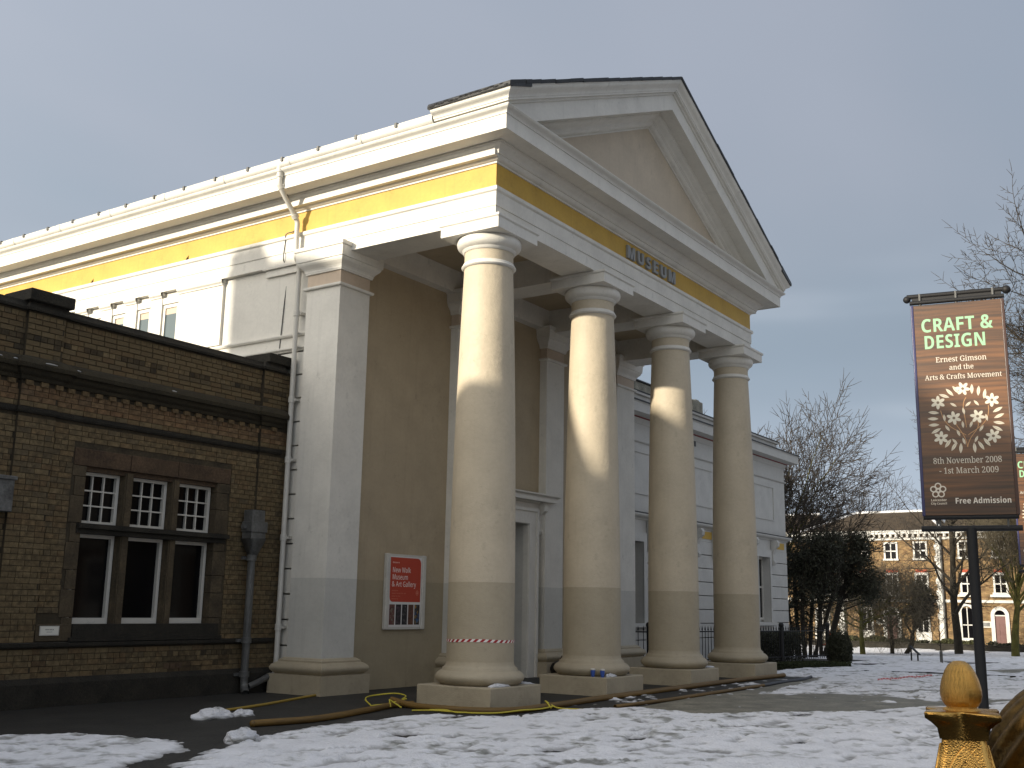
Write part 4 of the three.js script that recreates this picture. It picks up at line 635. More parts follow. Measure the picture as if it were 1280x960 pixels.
/* ================= trees and shrubs ================= */
function growTree(o) {
  const out = { trunk: [], limb: [], twig: [] }; let s0 = seed; seed = o.seed;
  const seg = (list, a, b, ra, rb, sides) => { const d = b.clone().sub(a), L = d.length(); if (L < 1e-4) return; const g = new THREE.CylinderGeometry(rb, ra, L, sides, 1, true); g.applyQuaternion(new THREE.Quaternion().setFromUnitVectors(V(0, 1, 0), d.divideScalar(L))); g.translate((a.x + b.x) / 2, (a.y + b.y) / 2, (a.z + b.z) / 2); list.push(g.toNonIndexed()); };
  const branch = (p, dir, len, rad, lv) => {
    const n = lv === 0 ? 6 : lv < 3 ? 4 : lv < o.levels ? 3 : 2; let a = p.clone(), d = dir.clone();
    const pts = [];
    for (let i = 0; i < n; i++) {
      const w = (o.wiggle ?? 0.16) * (lv === 0 ? 0.35 : 1);
      d.add(V(rr(-w, w), rr(-w, w) + (lv ? (o.lift ?? 0.05) : 0), rr(-w, w))).normalize(); if (lv >= 2) d.y -= (o.droop ?? 0); d.normalize();
      const b = a.clone().addScaledVector(d, len / n), r0 = rad * (1 - (i / n) * 0.55), r1 = rad * (1 - ((i + 1) / n) * 0.55);
      seg(lv === 0 ? out.trunk : lv <= 2 ? out.limb : out.twig, a, b, r0, r1, lv === 0 ? 9 : lv === 1 ? 6 : lv === 2 ? 4 : 3);
      pts.push([b.clone(), d.clone(), r1, (i + 1) / n]); a = b;
    }
    if (lv >= o.levels) return;
    const kids = o.kids[lv] ?? 3;
    for (let k = 0; k < kids; k++) {
      const t = lv === 0 ? (o.fork ?? 0.45) + (1 - (o.fork ?? 0.45)) * ((k + rnd() * 0.6) / kids) : 0.25 + 0.75 * ((k + rnd()) / kids);
      const f = clamp(t, 0, 0.999) * n, i = Math.min(n - 1, Math.floor(f)), q = pts[i], base = i > 0 ? pts[i - 1][0].clone().lerp(q[0], f - i) : p.clone().lerp(q[0], f - i);
      const az = k * 2.4 + rnd() * 1.2, sp = (o.spread ?? 0.75) * rr(0.7, 1.2);
      const ax = V(0, 1, 0).cross(q[1]); if (ax.lengthSq() < 1e-3) ax.set(1, 0, 0); ax.normalize().applyAxisAngle(q[1], az);
      const nd = q[1].clone().applyAxisAngle(ax, sp).normalize();
      branch(base, nd, len * (o.ratio ?? 0.62) * rr(0.75, 1.2) * (lv === 0 ? (o.limbLen ?? 1) : 1), Math.max(o.minR ?? 0.006, q[2] * (lv === 0 ? 0.55 : 0.62)), lv + 1);
    }
    if (lv > 0 || o.leader !== false) branch(a, d, len * 0.6, Math.max(o.minR ?? 0.006, rad * 0.45), lv + 1);
  };
  branch(V(0, -0.15, 0), V(o.lean?.[0] ?? 0, 1, o.lean?.[1] ?? 0).normalize(), o.h, o.r, 0);
  seed = s0;
  const t = thing(o.name ?? 'bare_tree', o.label, 'tree', [o.x, groundY(o.x, o.z), o.z], o.group);
  mesh('trunk', boxUV(join(out.trunk)), o.bark ?? M.bark, t); if (out.limb.length) mesh('limbs', boxUV(join(out.limb)), o.limbMat ?? o.bark ?? M.bark, t); if (out.twig.length) mesh('crown', join(out.twig), o.twig ?? M.twig, t);
  return t;
}
function leafCloud(n, f, size) { const p = []; for (let i = 0; i < n; i++) { const c = f(i), a = V(rr(-1, 1), rr(-1, 1), rr(-1, 1)).normalize().multiplyScalar(size * rr(0.6, 1.3)), b = V(rr(-1, 1), rr(-1, 1), rr(-1, 1)).cross(a).normalize().multiplyScalar(size * 0.55); p.push(c.x - a.x, c.y - a.y, c.z - a.z, c.x + b.x, c.y + b.y, c.z + b.z, c.x + a.x, c.y + a.y, c.z + a.z, c.x - a.x, c.y - a.y, c.z - a.z, c.x + a.x, c.y + a.y, c.z + a.z, c.x - b.x, c.y - b.y, c.z - b.z); } return tri(p); }

growTree({ label: 'tall bare tree with mossy limbs rising behind the corner of the white wing', x: 34.6, z: -7.4, h: 4.5, r: 0.23, levels: 5, kids: [9, 6, 5, 4, 3], spread: 0.72, ratio: 0.58, limbLen: 1.55, fork: 0.42, seed: 19, bark: M.bark, limbMat: M.mossBark, twig: M.twig, minR: 0.015, lift: 0.04, wiggle: 0.16 });
growTree({ label: 'far bare tree showing above the ridge of the terrace roof', x: 87.9, z: -19.6, h: 6.5, r: 0.26, levels: 4, kids: [7, 5, 4, 4], spread: 0.6, ratio: 0.66, limbLen: 1.1, fork: 0.3, seed: 23, minR: 0.022 });
growTree({ label: 'mossy tree with snow dusted low boughs in front of the hipped house', x: 48.9, z: -8.1, h: 2.4, r: 0.17, levels: 5, kids: [9, 5, 5, 4, 3], spread: 1.05, ratio: 0.66, limbLen: 1.5, fork: 0.6, seed: 37, bark: M.mossBark, limbMat: M.mossBark, twig: M.twigPale, minR: 0.011, lift: 0.0, droop: 0.05 });
growTree({ label: 'spreading bare tree with tangled brown twigs before the red house door', x: 53.5, z: -7.7, h: 2.6, r: 0.14, levels: 5, kids: [8, 5, 5, 4, 3], spread: 0.85, ratio: 0.62, limbLen: 1.25, fork: 0.5, seed: 41, bark: M.bark, limbMat: M.bark, twig: M.twig, minR: 0.010, lift: 0.03 });
growTree({ label: 'tall dark trunked tree standing just left of the banner post', x: 58.5, z: -4.95, h: 8.5, r: 0.27, levels: 5, kids: [12, 5, 5, 4, 3], spread: 0.85, ratio: 0.42, fork: 0.3, seed: 51, bark: M.bark, limbMat: M.bark, twig: M.twig, minR: 0.010, lift: 0.05 });
growTree({ label: 'yellow green mossy tree with fanned upright branches right of the banner post', x: 56.4, z: -1.35, h: 4.4, r: 0.25, levels: 5, kids: [11, 6, 5, 4, 3], spread: 0.6, ratio: 0.66, limbLen: 1.1, fork: 0.6, seed: 64, bark: M.mossBark, limbMat: M.mossBark, twig: M.twigPale, minR: 0.010, lift: 0.07 });
growTree({ label: 'large bare tree whose boughs reach in from the right edge above the banner', x: 12.9, z: 7.95, h: 7.9, r: 0.28, levels: 5, kids: [14, 8, 6, 5, 3], spread: 0.85, ratio: 0.45, limbLen: 0.60, fork: 0.58, seed: 84, bark: M.bark, limbMat: M.bark, twig: M.twig, minR: 0.0078, lift: 0.04, wiggle: 0.14, leader: false });
growTree({ label: 'bare tree with tangled twigs behind the banner at the right edge', x: 30.6, z: 5.2, h: 6.0, r: 0.22, levels: 5, kids: [9, 5, 5, 4, 3], spread: 0.7, ratio: 0.42, fork: 0.35, seed: 95, minR: 0.007, wiggle: 0.14 });
growTree({ name: 'sapling', label: 'thin bare sapling in a tree guard on the snow left of the post', x: 28.1, z: 0.85, h: 1.7, r: 0.026, levels: 3, kids: [7, 3, 3], spread: 0.75, ratio: 0.5, fork: 0.4, seed: 71, minR: 0.005 });
mesh('tree_guard', rod([0, -0.05, 0], [0, 0.42, 0], 0.055, 10), M.greyPaint, scene.children.find((o) => o.name === 'sapling'));

function evergreen(name, label, x, z, stems, lobes, n, size, m) {
  const t = thing(name, label, 'shrub', [x, groundY(x, z), z]);
  stems.forEach(([a, b, r]) => mesh('stem', tube([a, [(a[0] + b[0]) / 2 + rr(-0.15, 0.15), (a[1] + b[1]) / 2, (a[2] + b[2]) / 2 + rr(-0.15, 0.15)], b], r, 7), M.bark, t));
  const clumps = []; for (const [cx, cy, cz, rx, ry, rz, k] of lobes) for (let i = 0; i < k; i++) { const d = V(rr(-1, 1), rr(-1, 1), rr(-1, 1)); if (d.length() > 1) { i--; continue; } clumps.push(V(cx + d.x * rx, cy + d.y * ry, cz + d.z * rz)); }
  const tw = []; clumps.forEach((c) => { const st = stems[Math.floor(rnd() * stems.length)], f = clamp((c.y / (st[1][1] + 0.01)) * 0.8, 0.15, 1), p = [0, 1, 2].map((k) => st[0][k] + (st[1][k] - st[0][k]) * f); tw.push(rod(p, [c.x, c.y, c.z], 0.02, 4, 0.008)); for (let k = 0; k < 5; k++) tw.push(rod([c.x, c.y, c.z], [c.x + rr(-0.45, 0.45), c.y + rr(-0.35, 0.4), c.z + rr(-0.45, 0.45)], 0.009, 3, 0.003)); });
  mesh('twigs', tw, M.bark, t);
  mesh('foliage', leafCloud(n, () => { const c = clumps[Math.floor(rnd() * clumps.length)]; return V(c.x + rr(-1, 1) * 0.26, c.y + rr(-1, 1) * 0.20 - rnd() * 0.16, c.z + rr(-1, 1) * 0.26); }, size), m, t); return t;
}
evergreen('evergreen_shrub', 'dark multi stemmed evergreen against the corner of the white wing', 31.0, -5.3, [[[0, 0, 0], [-0.5, 3.8, 0.3], 0.09], [[0.1, 0, 0.2], [0.6, 4.0, 0.5], 0.08], [[0, 0, -0.2], [0.2, 4.4, -0.4], 0.08], [[0.2, 0, 0.3], [0.4, 3.6, 1.5], 0.07], [[0, 0, 0.5], [0.1, 3.2, 1.0], 0.05], [[0.2, 0, -0.4], [0.1, 3.4, -0.9], 0.06]], [[0, 4.3, 0.2, 1.3, 1.0, 1.4, 130], [0, 3.0, 0.3, 1.2, 1.2, 1.2, 90], [0.2, 4.7, 1.0, 0.9, 0.7, 0.9, 60], [0.1, 1.6, -0.3, 0.9, 1.0, 0.8, 40]], 11500, 0.05, M.leafDark);
evergreen('evergreen_tree', 'dark drooping evergreen tree between the wing and the terrace', 34.8, -5.35, [[[0, -0.1, -0.4], [0.3, 2.6, 0.4], 0.13], [[0.3, 2.6, 0.4], [0.4, 4.9, 1.2], 0.09], [[0, 0, -0.5], [0.2, 4.2, -0.6], 0.09]], [[0, 4.6, 0.5, 1.3, 0.9, 1.5, 120], [0.2, 3.5, 1.5, 0.8, 1.1, 0.8, 90], [0, 3.7, -0.5, 0.9, 1.2, 0.8, 80], [0.1, 5.2, 1.3, 0.6, 0.5, 0.8, 40]], 11000, 0.055, M.leafDark);
evergreen('ivy_tree', 'crooked small tree with a dark ivy crown in front of the ground floor window', 54.8, -6.7, [[[-0.1, 0, -0.5], [0.1, 1.2, -0.1], 0.14], [[0.1, 1.2, -0.1], [0.0, 2.4, 0.5], 0.10], [[0.1, 1.2, -0.1], [0.1, 2.2, -0.5], 0.06]], [[0, 3.2, 0.7, 0.7, 0.9, 0.75, 60], [0, 2.5, 0.5, 0.5, 0.5, 0.5, 25], [0, 4.0, 0.4, 0.4, 0.5, 0.5, 14]], 6500, 0.06, M.leafDark);
{ // clipped hedge behind the railing and the rounded bush at its end
  const hd = thing('hedge', 'long dark hedge behind the black railings', 'hedge', [21.6, groundY(21.6, -2.9), -2.9]);
  mesh('foliage', leafCloud(15000, () => V(rr(-1.9, 1.6), Math.pow(rnd(), 0.6) * 1.0, rr(-0.5, 0.35)), 0.035), M.leafDark, hd); mesh('stem', [...Array(9)].map((_, i) => rod([-1.5 + i * 0.37, -0.05, 0], [-1.5 + i * 0.37 + rr(-0.1, 0.1), 0.7, rr(-0.2, 0.2)], 0.025, 5)), M.bark, hd);
  const bu = thing('bush', 'round clipped dark bush at the end of the railings beside the snow', 'bush', [18.7, groundY(18.7, 0.05), 0.05]);
  mesh('foliage', leafCloud(12000, () => { const d = V(rr(-1, 1), rr(-1, 1), rr(-1, 1)).normalize().multiplyScalar(Math.pow(rnd(), 0.3)); const q = 1 + 0.55 * fbm(d.x * 2.2, d.y * 2.2, d.z * 2.2 + 3, 3); return V(d.x * 0.42 * q, 0.56 + d.y * 0.52 * q, d.z * 0.38 * q); }, 0.03), M.leafDark, bu); mesh('stem', [rod([0, -0.05, 0], [0.05, 0.6, 0.05], 0.04, 6), rod([0.05, -0.05, 0.1], [0.15, 0.6, 0.15], 0.03, 6)], M.bark, bu);
  const gb = leafCloud(22000, () => { const x = rr(13.6, 18.4), s = clamp((x - 13.6) / 4.8, 0, 1), z = -1.2 + (rnd() * 1.2) * (0.35 + 0.65 * s) + s * 0.5; return V(x, rnd() * 0.16 + 0.01 + groundY(x, z), z); }, 0.035);
  tag(mesh('grass_bank', gb, M.grass), 'dark rough grass bank in front of the railings', 'grass', null, 'stuff');
  for (const [i, [z0, z1, h]] of [[-16.5, -12.2, 0.75], [-12.0, -9.2, 0.6], [-8.8, -5.4, 0.7], [-5.1, 3, 0.6]].entries()) {
    const hh = thing('garden_hedge', ['dark garden hedge in front of the left end of the terrace', 'dark garden hedge between the red door and the ivy tree', 'dark garden hedge below the arched window', 'low dark garden hedge right of the banner post'][i], 'hedge', [68.5, groundY(68.5, z0), (z0 + z1) / 2]);
    const hz = (z1 - z0) / 2; mesh('foliage', leafCloud(4500, () => { const z = rr(-hz, hz); return V(rr(-0.7, 0.7), Math.pow(rnd(), 0.7) * (h + 0.28 * fbm(z * 0.9, i * 3, 1, 3) * 2), z); }, 0.085), i % 2 ? M.leafDark : M.leafOlive, hh); mesh('stem', [...Array(7)].map((_, k) => rod([0, -0.1, -hz + 0.3 + k * (2 * hz - 0.6) / 6], [0, 0.4, -hz + 0.3 + k * (2 * hz - 0.6) / 6], 0.04, 5)), M.bark, hh);
  }
  const gw = thing('garden_wall', 'low dark garden wall running along the foot of the terrace', 'wall', [67.6, groundY(67.6, -8), -8]); mesh('wall', box(-0.12, 0.12, -0.2, 0.36, -16, 14), M.soot, gw); mesh('coping', rbox(-0.17, 0.17, 0.36, 0.44, -16, 14, 0.02), M.soot, gw);
}
/* ================= railings ================= */
{
  const R = thing('railings', 'black iron spiked railings in front of the white wing', 'railing', [13, 0, -3.5]);
  const pts = [[12.4, -4.7], [13, -3.5], [19.6, -2.1], [22.7, -1.6]];
  for (let i = 0; i + 1 < pts.length; i++) {
    const [x0, z0] = pts[i], [x1, z1] = pts[i + 1], L = Math.hypot(x1 - x0, z1 - z0), n = Math.round(L / 0.148), p = grp('panel', R);
    mesh('rail', [0.12, 0.93].map((y) => { const g = new THREE.BoxGeometry(L, 0.035, 0.022); g.rotateY(-Math.atan2(z1 - z0, x1 - x0)); g.translate((x0 + x1) / 2 - 13, y, (z0 + z1) / 2 + 3.5); return g; }), M.black, p);
    for (let k = 1; k < n; k++) { const x = x0 + (x1 - x0) * k / n - 13, z = z0 + (z1 - z0) * k / n + 3.5; mesh('bar', [rod([x, 0.02, z], [x, 0.99, z], 0.011, 6), new THREE.ConeGeometry(0.024, 0.12, 6).translate(x, 1.05, z).toNonIndexed(), new THREE.SphereGeometry(0.022, 6, 4).translate(x, 0.985, z).toNonIndexed()], M.black, p); }
  }
  for (const [x, z] of pts.slice(1)) mesh('post', [rod([x - 13, -0.05, z + 3.5], [x - 13, 1.06, z + 3.5], 0.065, 10), new THREE.SphereGeometry(0.085, 10, 8).translate(x - 13, 1.12, z + 3.5).toNonIndexed()], M.black, R);
}
/* ================= banners ================= */
function bannerTex() {
  const W = 560, H = 1422, c = document.createElement('canvas'); c.width = W; c.height = H; const x = c.getContext('2d');
  const im = x.createImageData(W, H);
  for (let j = 0; j < H; j++) for (let i = 0; i < W; i++) {
    const u = i / W, v = j / H, o = (j * W + i) * 4, warp = fbm(u * 1.4, v * 3, 1, 3) * 0.012;
    const g = fbm(u * 1.1, (v + warp) * 70, 2.2, 4), broad = fbm(u * 0.6, (v + warp) * 10, 5.1, 3), fine = fbm(u * 5, v * 320, 9.3, 2);
    let t = 0.5 + g * 0.75 + broad * 0.65 + fine * 0.16 - 0.22 * sstep(0.72, 1, v) - 0.10 * sstep(0.14, 0.0, v); t = clamp(t, 0, 1);
    im.data[o] = 46 + 78 * t; im.data[o + 1] = 31 + 50 * t; im.data[o + 2] = 20 + 25 * t; im.data[o + 3] = 255;
  }
  x.putImageData(im, 0, 0);
  const fit = (s, cx, y, w, font, col) => { x.font = font; x.fillStyle = col; x.save(); x.translate(cx, y); x.scale(w / x.measureText(s).width, 1); x.textAlign = 'center'; x.fillText(s, 0, 0); x.restore(); };
  fit('CRAFT &', 0.485 * W, 190, 0.80 * W, 'bold 128px sans-serif', '#8fbf96'); fit('DESIGN', 0.455 * W, 306, 0.70 * W, 'bold 128px sans-serif', '#8fbf96');
  fit('Ernest Gimson', 0.51 * W, 402, 0.56 * W, '50px serif', '#d6d0c2'); fit('and the', 0.51 * W, 458, 0.27 * W, '46px serif', '#d6d0c2'); fit('Arts & Crafts Movement', 0.52 * W, 520, 0.84 * W, '46px serif', '#d6d0c2');
  const cx = 0.52 * W, cy = 790, ivory = '#d2ccba';
  x.strokeStyle = '#b98a58'; x.lineWidth = 4; const bz = (a) => { x.beginPath(); x.moveTo(a[0], a[1]); x.bezierCurveTo(...a.slice(2)); x.stroke(); };
  bz([cx, cy + 190, cx - 10, cy + 90, cx - 60, cy + 60, cx - 70, cy + 10]); bz([cx, cy + 190, cx + 20, cy + 90, cx + 90, cy + 90, cx + 70, cy + 10]); bz([cx - 5, cy + 110, cx - 60, cy + 70, cx - 130, cy + 60, cx - 150, cy - 60]); bz([cx + 8, cy + 110, cx + 60, cy + 70, cx + 150, cy + 40, cx + 140, cy - 80]); bz([cx, cy + 60, cx, cy - 20, cx - 30, cy - 90, cx + 10, cy - 140]);
  const leaf = (px, py, a, L = 30, w = 12) => { x.save(); x.translate(px, py); x.rotate(a); x.fillStyle = ivory; x.beginPath(); x.moveTo(-L, 0); x.quadraticCurveTo(0, -w * 1.7, L, 0); x.quadraticCurveTo(0, w * 1.7, -L, 0); x.fill(); x.strokeStyle = '#a98c66'; x.lineWidth = 2; x.beginPath(); x.moveTo(-L * 0.8, 0); x.lineTo(L * 0.8, 0); x.stroke(); x.restore(); };
  const flower = (px, py, s = 0) => { x.fillStyle = ivory; for (let i = 0; i < 6; i++) { const a = i * Math.PI / 3 + s; x.save(); x.translate(px + 25 * Math.cos(a), py + 25 * Math.sin(a)); x.rotate(a); x.beginPath(); x.ellipse(0, 0, 21, 11, 0, 0, 7); x.fill(); x.restore(); } x.fillStyle = '#6b5844'; x.beginPath(); x.arc(px, py, 9, 0, 7); x.fill(); };
  const R = 200; for (const [a, k] of [[-92, 1], [-35, 1], [-145, 1], [38, 1], [142, 1]]) flower(cx + R * Math.cos(a * Math.PI / 180), cy + R * Math.sin(a * Math.PI / 180), a);
  for (const a of [-76, -64, -52, -104, -116, -128, -14, -2, 11, 22, 158, 170, 182, 194, 54, 66, 78, 102, 114, 126]) leaf(cx + R * Math.cos(a * Math.PI / 180), cy + R * Math.sin(a * Math.PI / 180), (a + ((a * 7) % 23) - 8) * Math.PI / 180, 34, 12);
  flower(cx - 72, cy - 6, 0.4); flower(cx + 72, cy - 10, 0.2); for (const [px, py, a] of [[-115, 60, 1.0], [-50, 95, 1.2], [-20, 40, 1.5], [30, 40, -1.2], [90, 70, -1], [125, 0, 1.4], [-130, -10, 1.5], [-70, -95, 0.6], [20, -95, -0.7], [70, -100, 0.9], [-10, -50, 1.4], [55, 140, -1.1], [-75, 150, 0.9], [-20, 150, 1.3]]) leaf(cx + px, cy + py, a, 24, 9);
  fit('8th November 2008', 0.505 * W, 1084, 0.74 * W, '54px serif', '#d0cabc'); fit('- 1st March 2009', 0.515 * W, 1150, 0.64 * W, '54px serif', '#d0cabc');
  const lx = 96, ly = 1260; x.strokeStyle = '#cfc8ba'; x.lineWidth = 8; for (let i = 0; i < 5; i++) { const a = -Math.PI / 2 + i * 2 * Math.PI / 5; x.beginPath(); x.arc(lx + 30 * Math.cos(a), ly + 30 * Math.sin(a), 17, 0, 7); x.stroke(); } x.beginPath(); x.arc(lx, ly, 9, 0, 7); x.lineWidth = 5; x.stroke();
  fit('Leicester', lx, 1330, 96, 'bold 21px sans-serif', '#d9cfbd'); fit('City Council', lx, 1352, 98, 'bold 19px sans-serif', '#d9cfbd');
  fit('Free Admission', 0.645 * W, 1348, 0.60 * W, 'bold 52px sans-serif', '#d6d0c4');
  const t = new THREE.CanvasTexture(c); t.colorSpace = THREE.SRGBColorSpace; t.anisotropy = 8; return t;
}
{
  const face = new THREE.MeshPhysicalMaterial({ map: bannerTex(), roughness: 0.36, clearcoat: 0.25, clearcoatRoughness: 0.3 });
  const b = thing('banner_post', 'tall wood grain exhibition banner on a black post, its whole print in view', 'banner', [-5.99, 0, 8.84], 'exhibition banners along the walk');
  b.rotation.y = -1.385 + Math.PI; // printed face looks back to the walk
  b.rotation.y = -1.385;
  const w = 0.338;
  mesh('post', [rod([0, -0.1, -0.03], [0, 2.24, -0.03], 0.039, 14)], M.black, b);
  const pan = mesh('panel', [rbox(-w, w, 2.33, 4.02, -0.02, 0.012, 0.006)], M.black, b);
  mesh('print', new THREE.PlaneGeometry(2 * w - 0.012, 1.68).translate(0, 3.175, 0.0155), face, b);
  mesh('edge_strip', rbox(-w - 0.006, -w + 0.018, 2.33, 4.02, -0.022, 0.020, 0.006), mat(lin(0.03, 0.03, 0.10), { roughness: 0.3 }), b); mesh('edge_strip', rbox(w - 0.018, w + 0.008, 2.33, 4.02, -0.022, 0.022, 0.006), mat(lin(0.05, 0.022, 0.015), { roughness: 0.3 }), b);
  mesh('top_bar', [rod([-w - 0.03, 4.105, -0.03], [w + 0.03, 4.105, -0.03], 0.020, 12), rod([-w - 0.01, 4.045, -0.005], [w + 0.012, 4.045, -0.005], 0.018, 12), new THREE.SphereGeometry(0.03, 10, 8).translate(-w - 0.03, 4.085, -0.03).toNonIndexed(), new THREE.SphereGeometry(0.034, 10, 8).translate(w + 0.03, 4.10, -0.03).toNonIndexed(), box(-w * 0.98, w * 0.98, 4.06, 4.09, -0.04, -0.02)], M.black, b);
  for (const s of [-0.27, 0, 0.27]) mesh('spring', rod([s, 4.02, -0.012], [s, 4.12, -0.02], 0.012, 8), M.greyPaint, b);
  mesh('bottom_bar', [rod([-w, 2.32, -0.005], [w, 2.32, -0.005], 0.018, 12), rod([-w - 0.02, 2.235, -0.03], [w + 0.02, 2.235, -0.03], 0.022, 12)], M.black, b); for (const s of [-0.24, -0.22, 0.26]) mesh('spring', rod([s, 2.24, -0.02], [s, 2.32, -0.012], 0.008, 8), M.greyPaint, b);
  const c = b.clone(); c.name = numbered('banner_post'); scene.add(c); c.position.set(3.29, 0, 8.03); c.rotation.y = -1.30; c.userData = { ...b.userData, label: 'second wood grain banner, farther off and cut by the right picture edge' };
}
/* ================= gilded post and swirled urn in front ================= */
{
  const f = thing('gilded_post', 'gilded cast post with an egg shaped finial nearest the camera', 'post', [-11.754, 0, 9.911]); f.rotation.y = 0.21; 
  mesh('finial', lathe([[0, 1.478], [0.014, 1.4765], [0.027, 1.468], [0.037, 1.452], [0.0455, 1.430], [0.0505, 1.408], [0.0515, 1.392], [0.048, 1.376], [0.040, 1.364], [0.037, 1.361], [0.046, 1.356], [0.048, 1.35], [0.0, 1.345]], 0, 0, 32), M.gold, f);
  // square concave cap and body
  const sq = (y, h, conc) => { const o = []; for (let i = 0; i < 32; i++) { const a = i / 32 * 2 * Math.PI - Math.PI / 4, q = ((a + Math.PI / 4) % (Math.PI / 2) + Math.PI / 2) % (Math.PI / 2) - Math.PI / 4, r = h / Math.cos(q) * (1 - conc * Math.cos(q * 2) ** 6); o.push([r * Math.cos(a), y, r * Math.sin(a)]); } return o; };
  const loft = (rings) => { const a = []; for (let i = 0; i + 1 < rings.length; i++) for (let k = 0; k < 32; k++) { const m = (k + 1) % 32, A = rings[i][k], B = rings[i][m], C = rings[i + 1][m], D = rings[i + 1][k]; a.push(...A, ...D, ...B, ...B, ...D, ...C); } const g = new THREE.BufferGeometry(); g.setAttribute('position', new THREE.Float32BufferAttribute(a, 3)); const w = mergeVertices(g, 1e-5); w.computeVertexNormals(); return boxUV(w); };
  const cap = mesh('cap', loft([sq(1.352, 0.001, 0), sq(1.354, 0.045, 0.1), sq(1.353, 0.078, 0.36), sq(1.349, 0.082, 0.40), sq(1.337, 0.081, 0.40), sq(1.326, 0.068, 0.30), sq(1.312, 0.056, 0.10), sq(1.285, 0.052, 0.04)]), M.gold, f);
  cap.scale.set(1.1, 1, 1.1);
  mesh('body', loft([sq(1.29, 0.052, 0.04), sq(1.262, 0.055, 0.04), sq(1.235, 0.062, 0.04), sq(1.20, 0.070, 0.03), sq(1.15, 0.076, 0.02), sq(0.9, 0.078, 0.02), sq(-0.05, 0.08, 0.02)]), M.gold, f);
  for (let i = 0; i < 4; i++) { // pointed leaf relief on each face
    const s = new THREE.Shape(); s.moveTo(-0.046, 1.0); s.lineTo(-0.046, 1.16); s.quadraticCurveTo(-0.042, 1.222, 0, 1.262); s.quadraticCurveTo(0.042, 1.222, 0.046, 1.16); s.lineTo(0.046, 1.0); const hp = new THREE.Path(); hp.moveTo(-0.03, 1.01); hp.lineTo(-0.03, 1.15); hp.quadraticCurveTo(-0.028, 1.20, 0, 1.232); hp.quadraticCurveTo(0.028, 1.20, 0.03, 1.15); hp.lineTo(0.03, 1.01); s.holes.push(hp);
    const r = i * Math.PI / 2;
    mesh('arch_relief', boxUV(new THREE.ExtrudeGeometry(s, { depth: 0.010, bevelEnabled: true, bevelSize: 0.004, bevelThickness: 0.004, bevelSegments: 2, curveSegments: 8 })).translate(0, -1.262, 0).rotateX(-0.22).translate(0, 1.262, 0.047).rotateY(r), M.gold, f);
    mesh('bud', new THREE.SphereGeometry(1, 14, 10).scale(0.021, 0.05, 0.014).translate(0, 1.165, 0.060).rotateY(r), M.gold, f);
  }
  const u = thing('swirled_urn', 'dark gilded urn with swirled ribs at the bottom right corner', 'urn', [-11.51, 0, 10.12]);
  const g = new THREE.SphereGeometry(1, 160, 48), p = g.attributes.position;
  for (let i = 0; i < p.count; i++) { const x = p.getX(i), y = p.getY(i), z = p.getZ(i), a = Math.atan2(z, x) + y * 1.1, r = 1 + 0.10 * Math.abs(Math.sin(a * 8)); p.setXYZ(i, x * r * 0.20, y * 0.30 + 1.13, z * r * 0.20); }
  g.computeVertexNormals();
  mesh('bowl', g.toNonIndexed(), mat(lin(0.20, 0.115, 0.03), { metalness: 0.8, roughness: 0.4, map: rep(grime, 6) }), u); mesh('foot', lathe([[0.12, -0.05], [0.12, 0.1], [0.05, 0.3], [0.05, 0.7], [0.1, 0.9]], 0, 0, 24), M.gold, u);
}
/* ================= things lying about ================= */
tag(mesh('brown_hose', [new THREE.SphereGeometry(0.046, 12, 8).translate(-4.6, 0.045, -0.3), tube([[-4.6, 0.045, -0.3], [-3.7, 0.045, -0.13], [-2.3, 0.045, -0.42], [-1.2, 0.045, -0.70], [-1.0, 0.05, -0.55]], 0.045, 10, 60)], M.hose), 'thick brown hose lying from the left up to the first column plinth', 'hose', 'hoses along the column plinths');
tag(mesh('brown_hose', tube([[-1.12, 0.10, -0.9], [-1.2, 0.05, -0.45], [-1.25, 0.045, 0.2], [-1.12, 0.045, 0.85], [-0.75, 0.045, 1.15], [0.4, 0.045, 1.16], [2.0, 0.045, 1.05], [3.8, 0.045, 0.98], [6.2, 0.045, 0.92], [8.6, 0.045, 0.88], [11.4, 0.045, 0.95]], 0.05, 10, 140), M.hose), 'thick brown hose bent round the nearest plinth and along all four columns', 'hose', 'hoses along the column plinths');
tag(mesh('thin_hose', [tube([[1.1, 0.03, 1.9], [2.7, 0.03, 1.95], [4.2, 0.03, 1.9], [5.6, 0.03, 1.87], [7.8, 0.03, 1.82]], 0.032, 8, 60)], M.hose), 'thinner brown hose lying on the wet path in front of the thick hose', 'hose');
tag(mesh('dark_hose', tube([[7.8, 0.03, 1.82], [9.2, 0.03, 1.74], [10.4, 0.03, 1.75], [11.6, 0.03, 1.55]], 0.035, 8, 40), M.hoseDark), 'blue black hose end joined to the thinner brown hose', 'hose');
tag(mesh('yellow_line', tube([[-3.6, 0.02, -2.25], [-2.5, 0.02, -2.55], [-1.4, 0.02, -2.95], [-0.55, 0.02, -3.25]].map(([a, b, c]) => [a, b, c + 0.22]), 0.022, 8, 30), mat(lin(0.30, 0.20, 0.03))), 'thin yellow hose crossing the dark paving to the corner pilaster', 'hose');
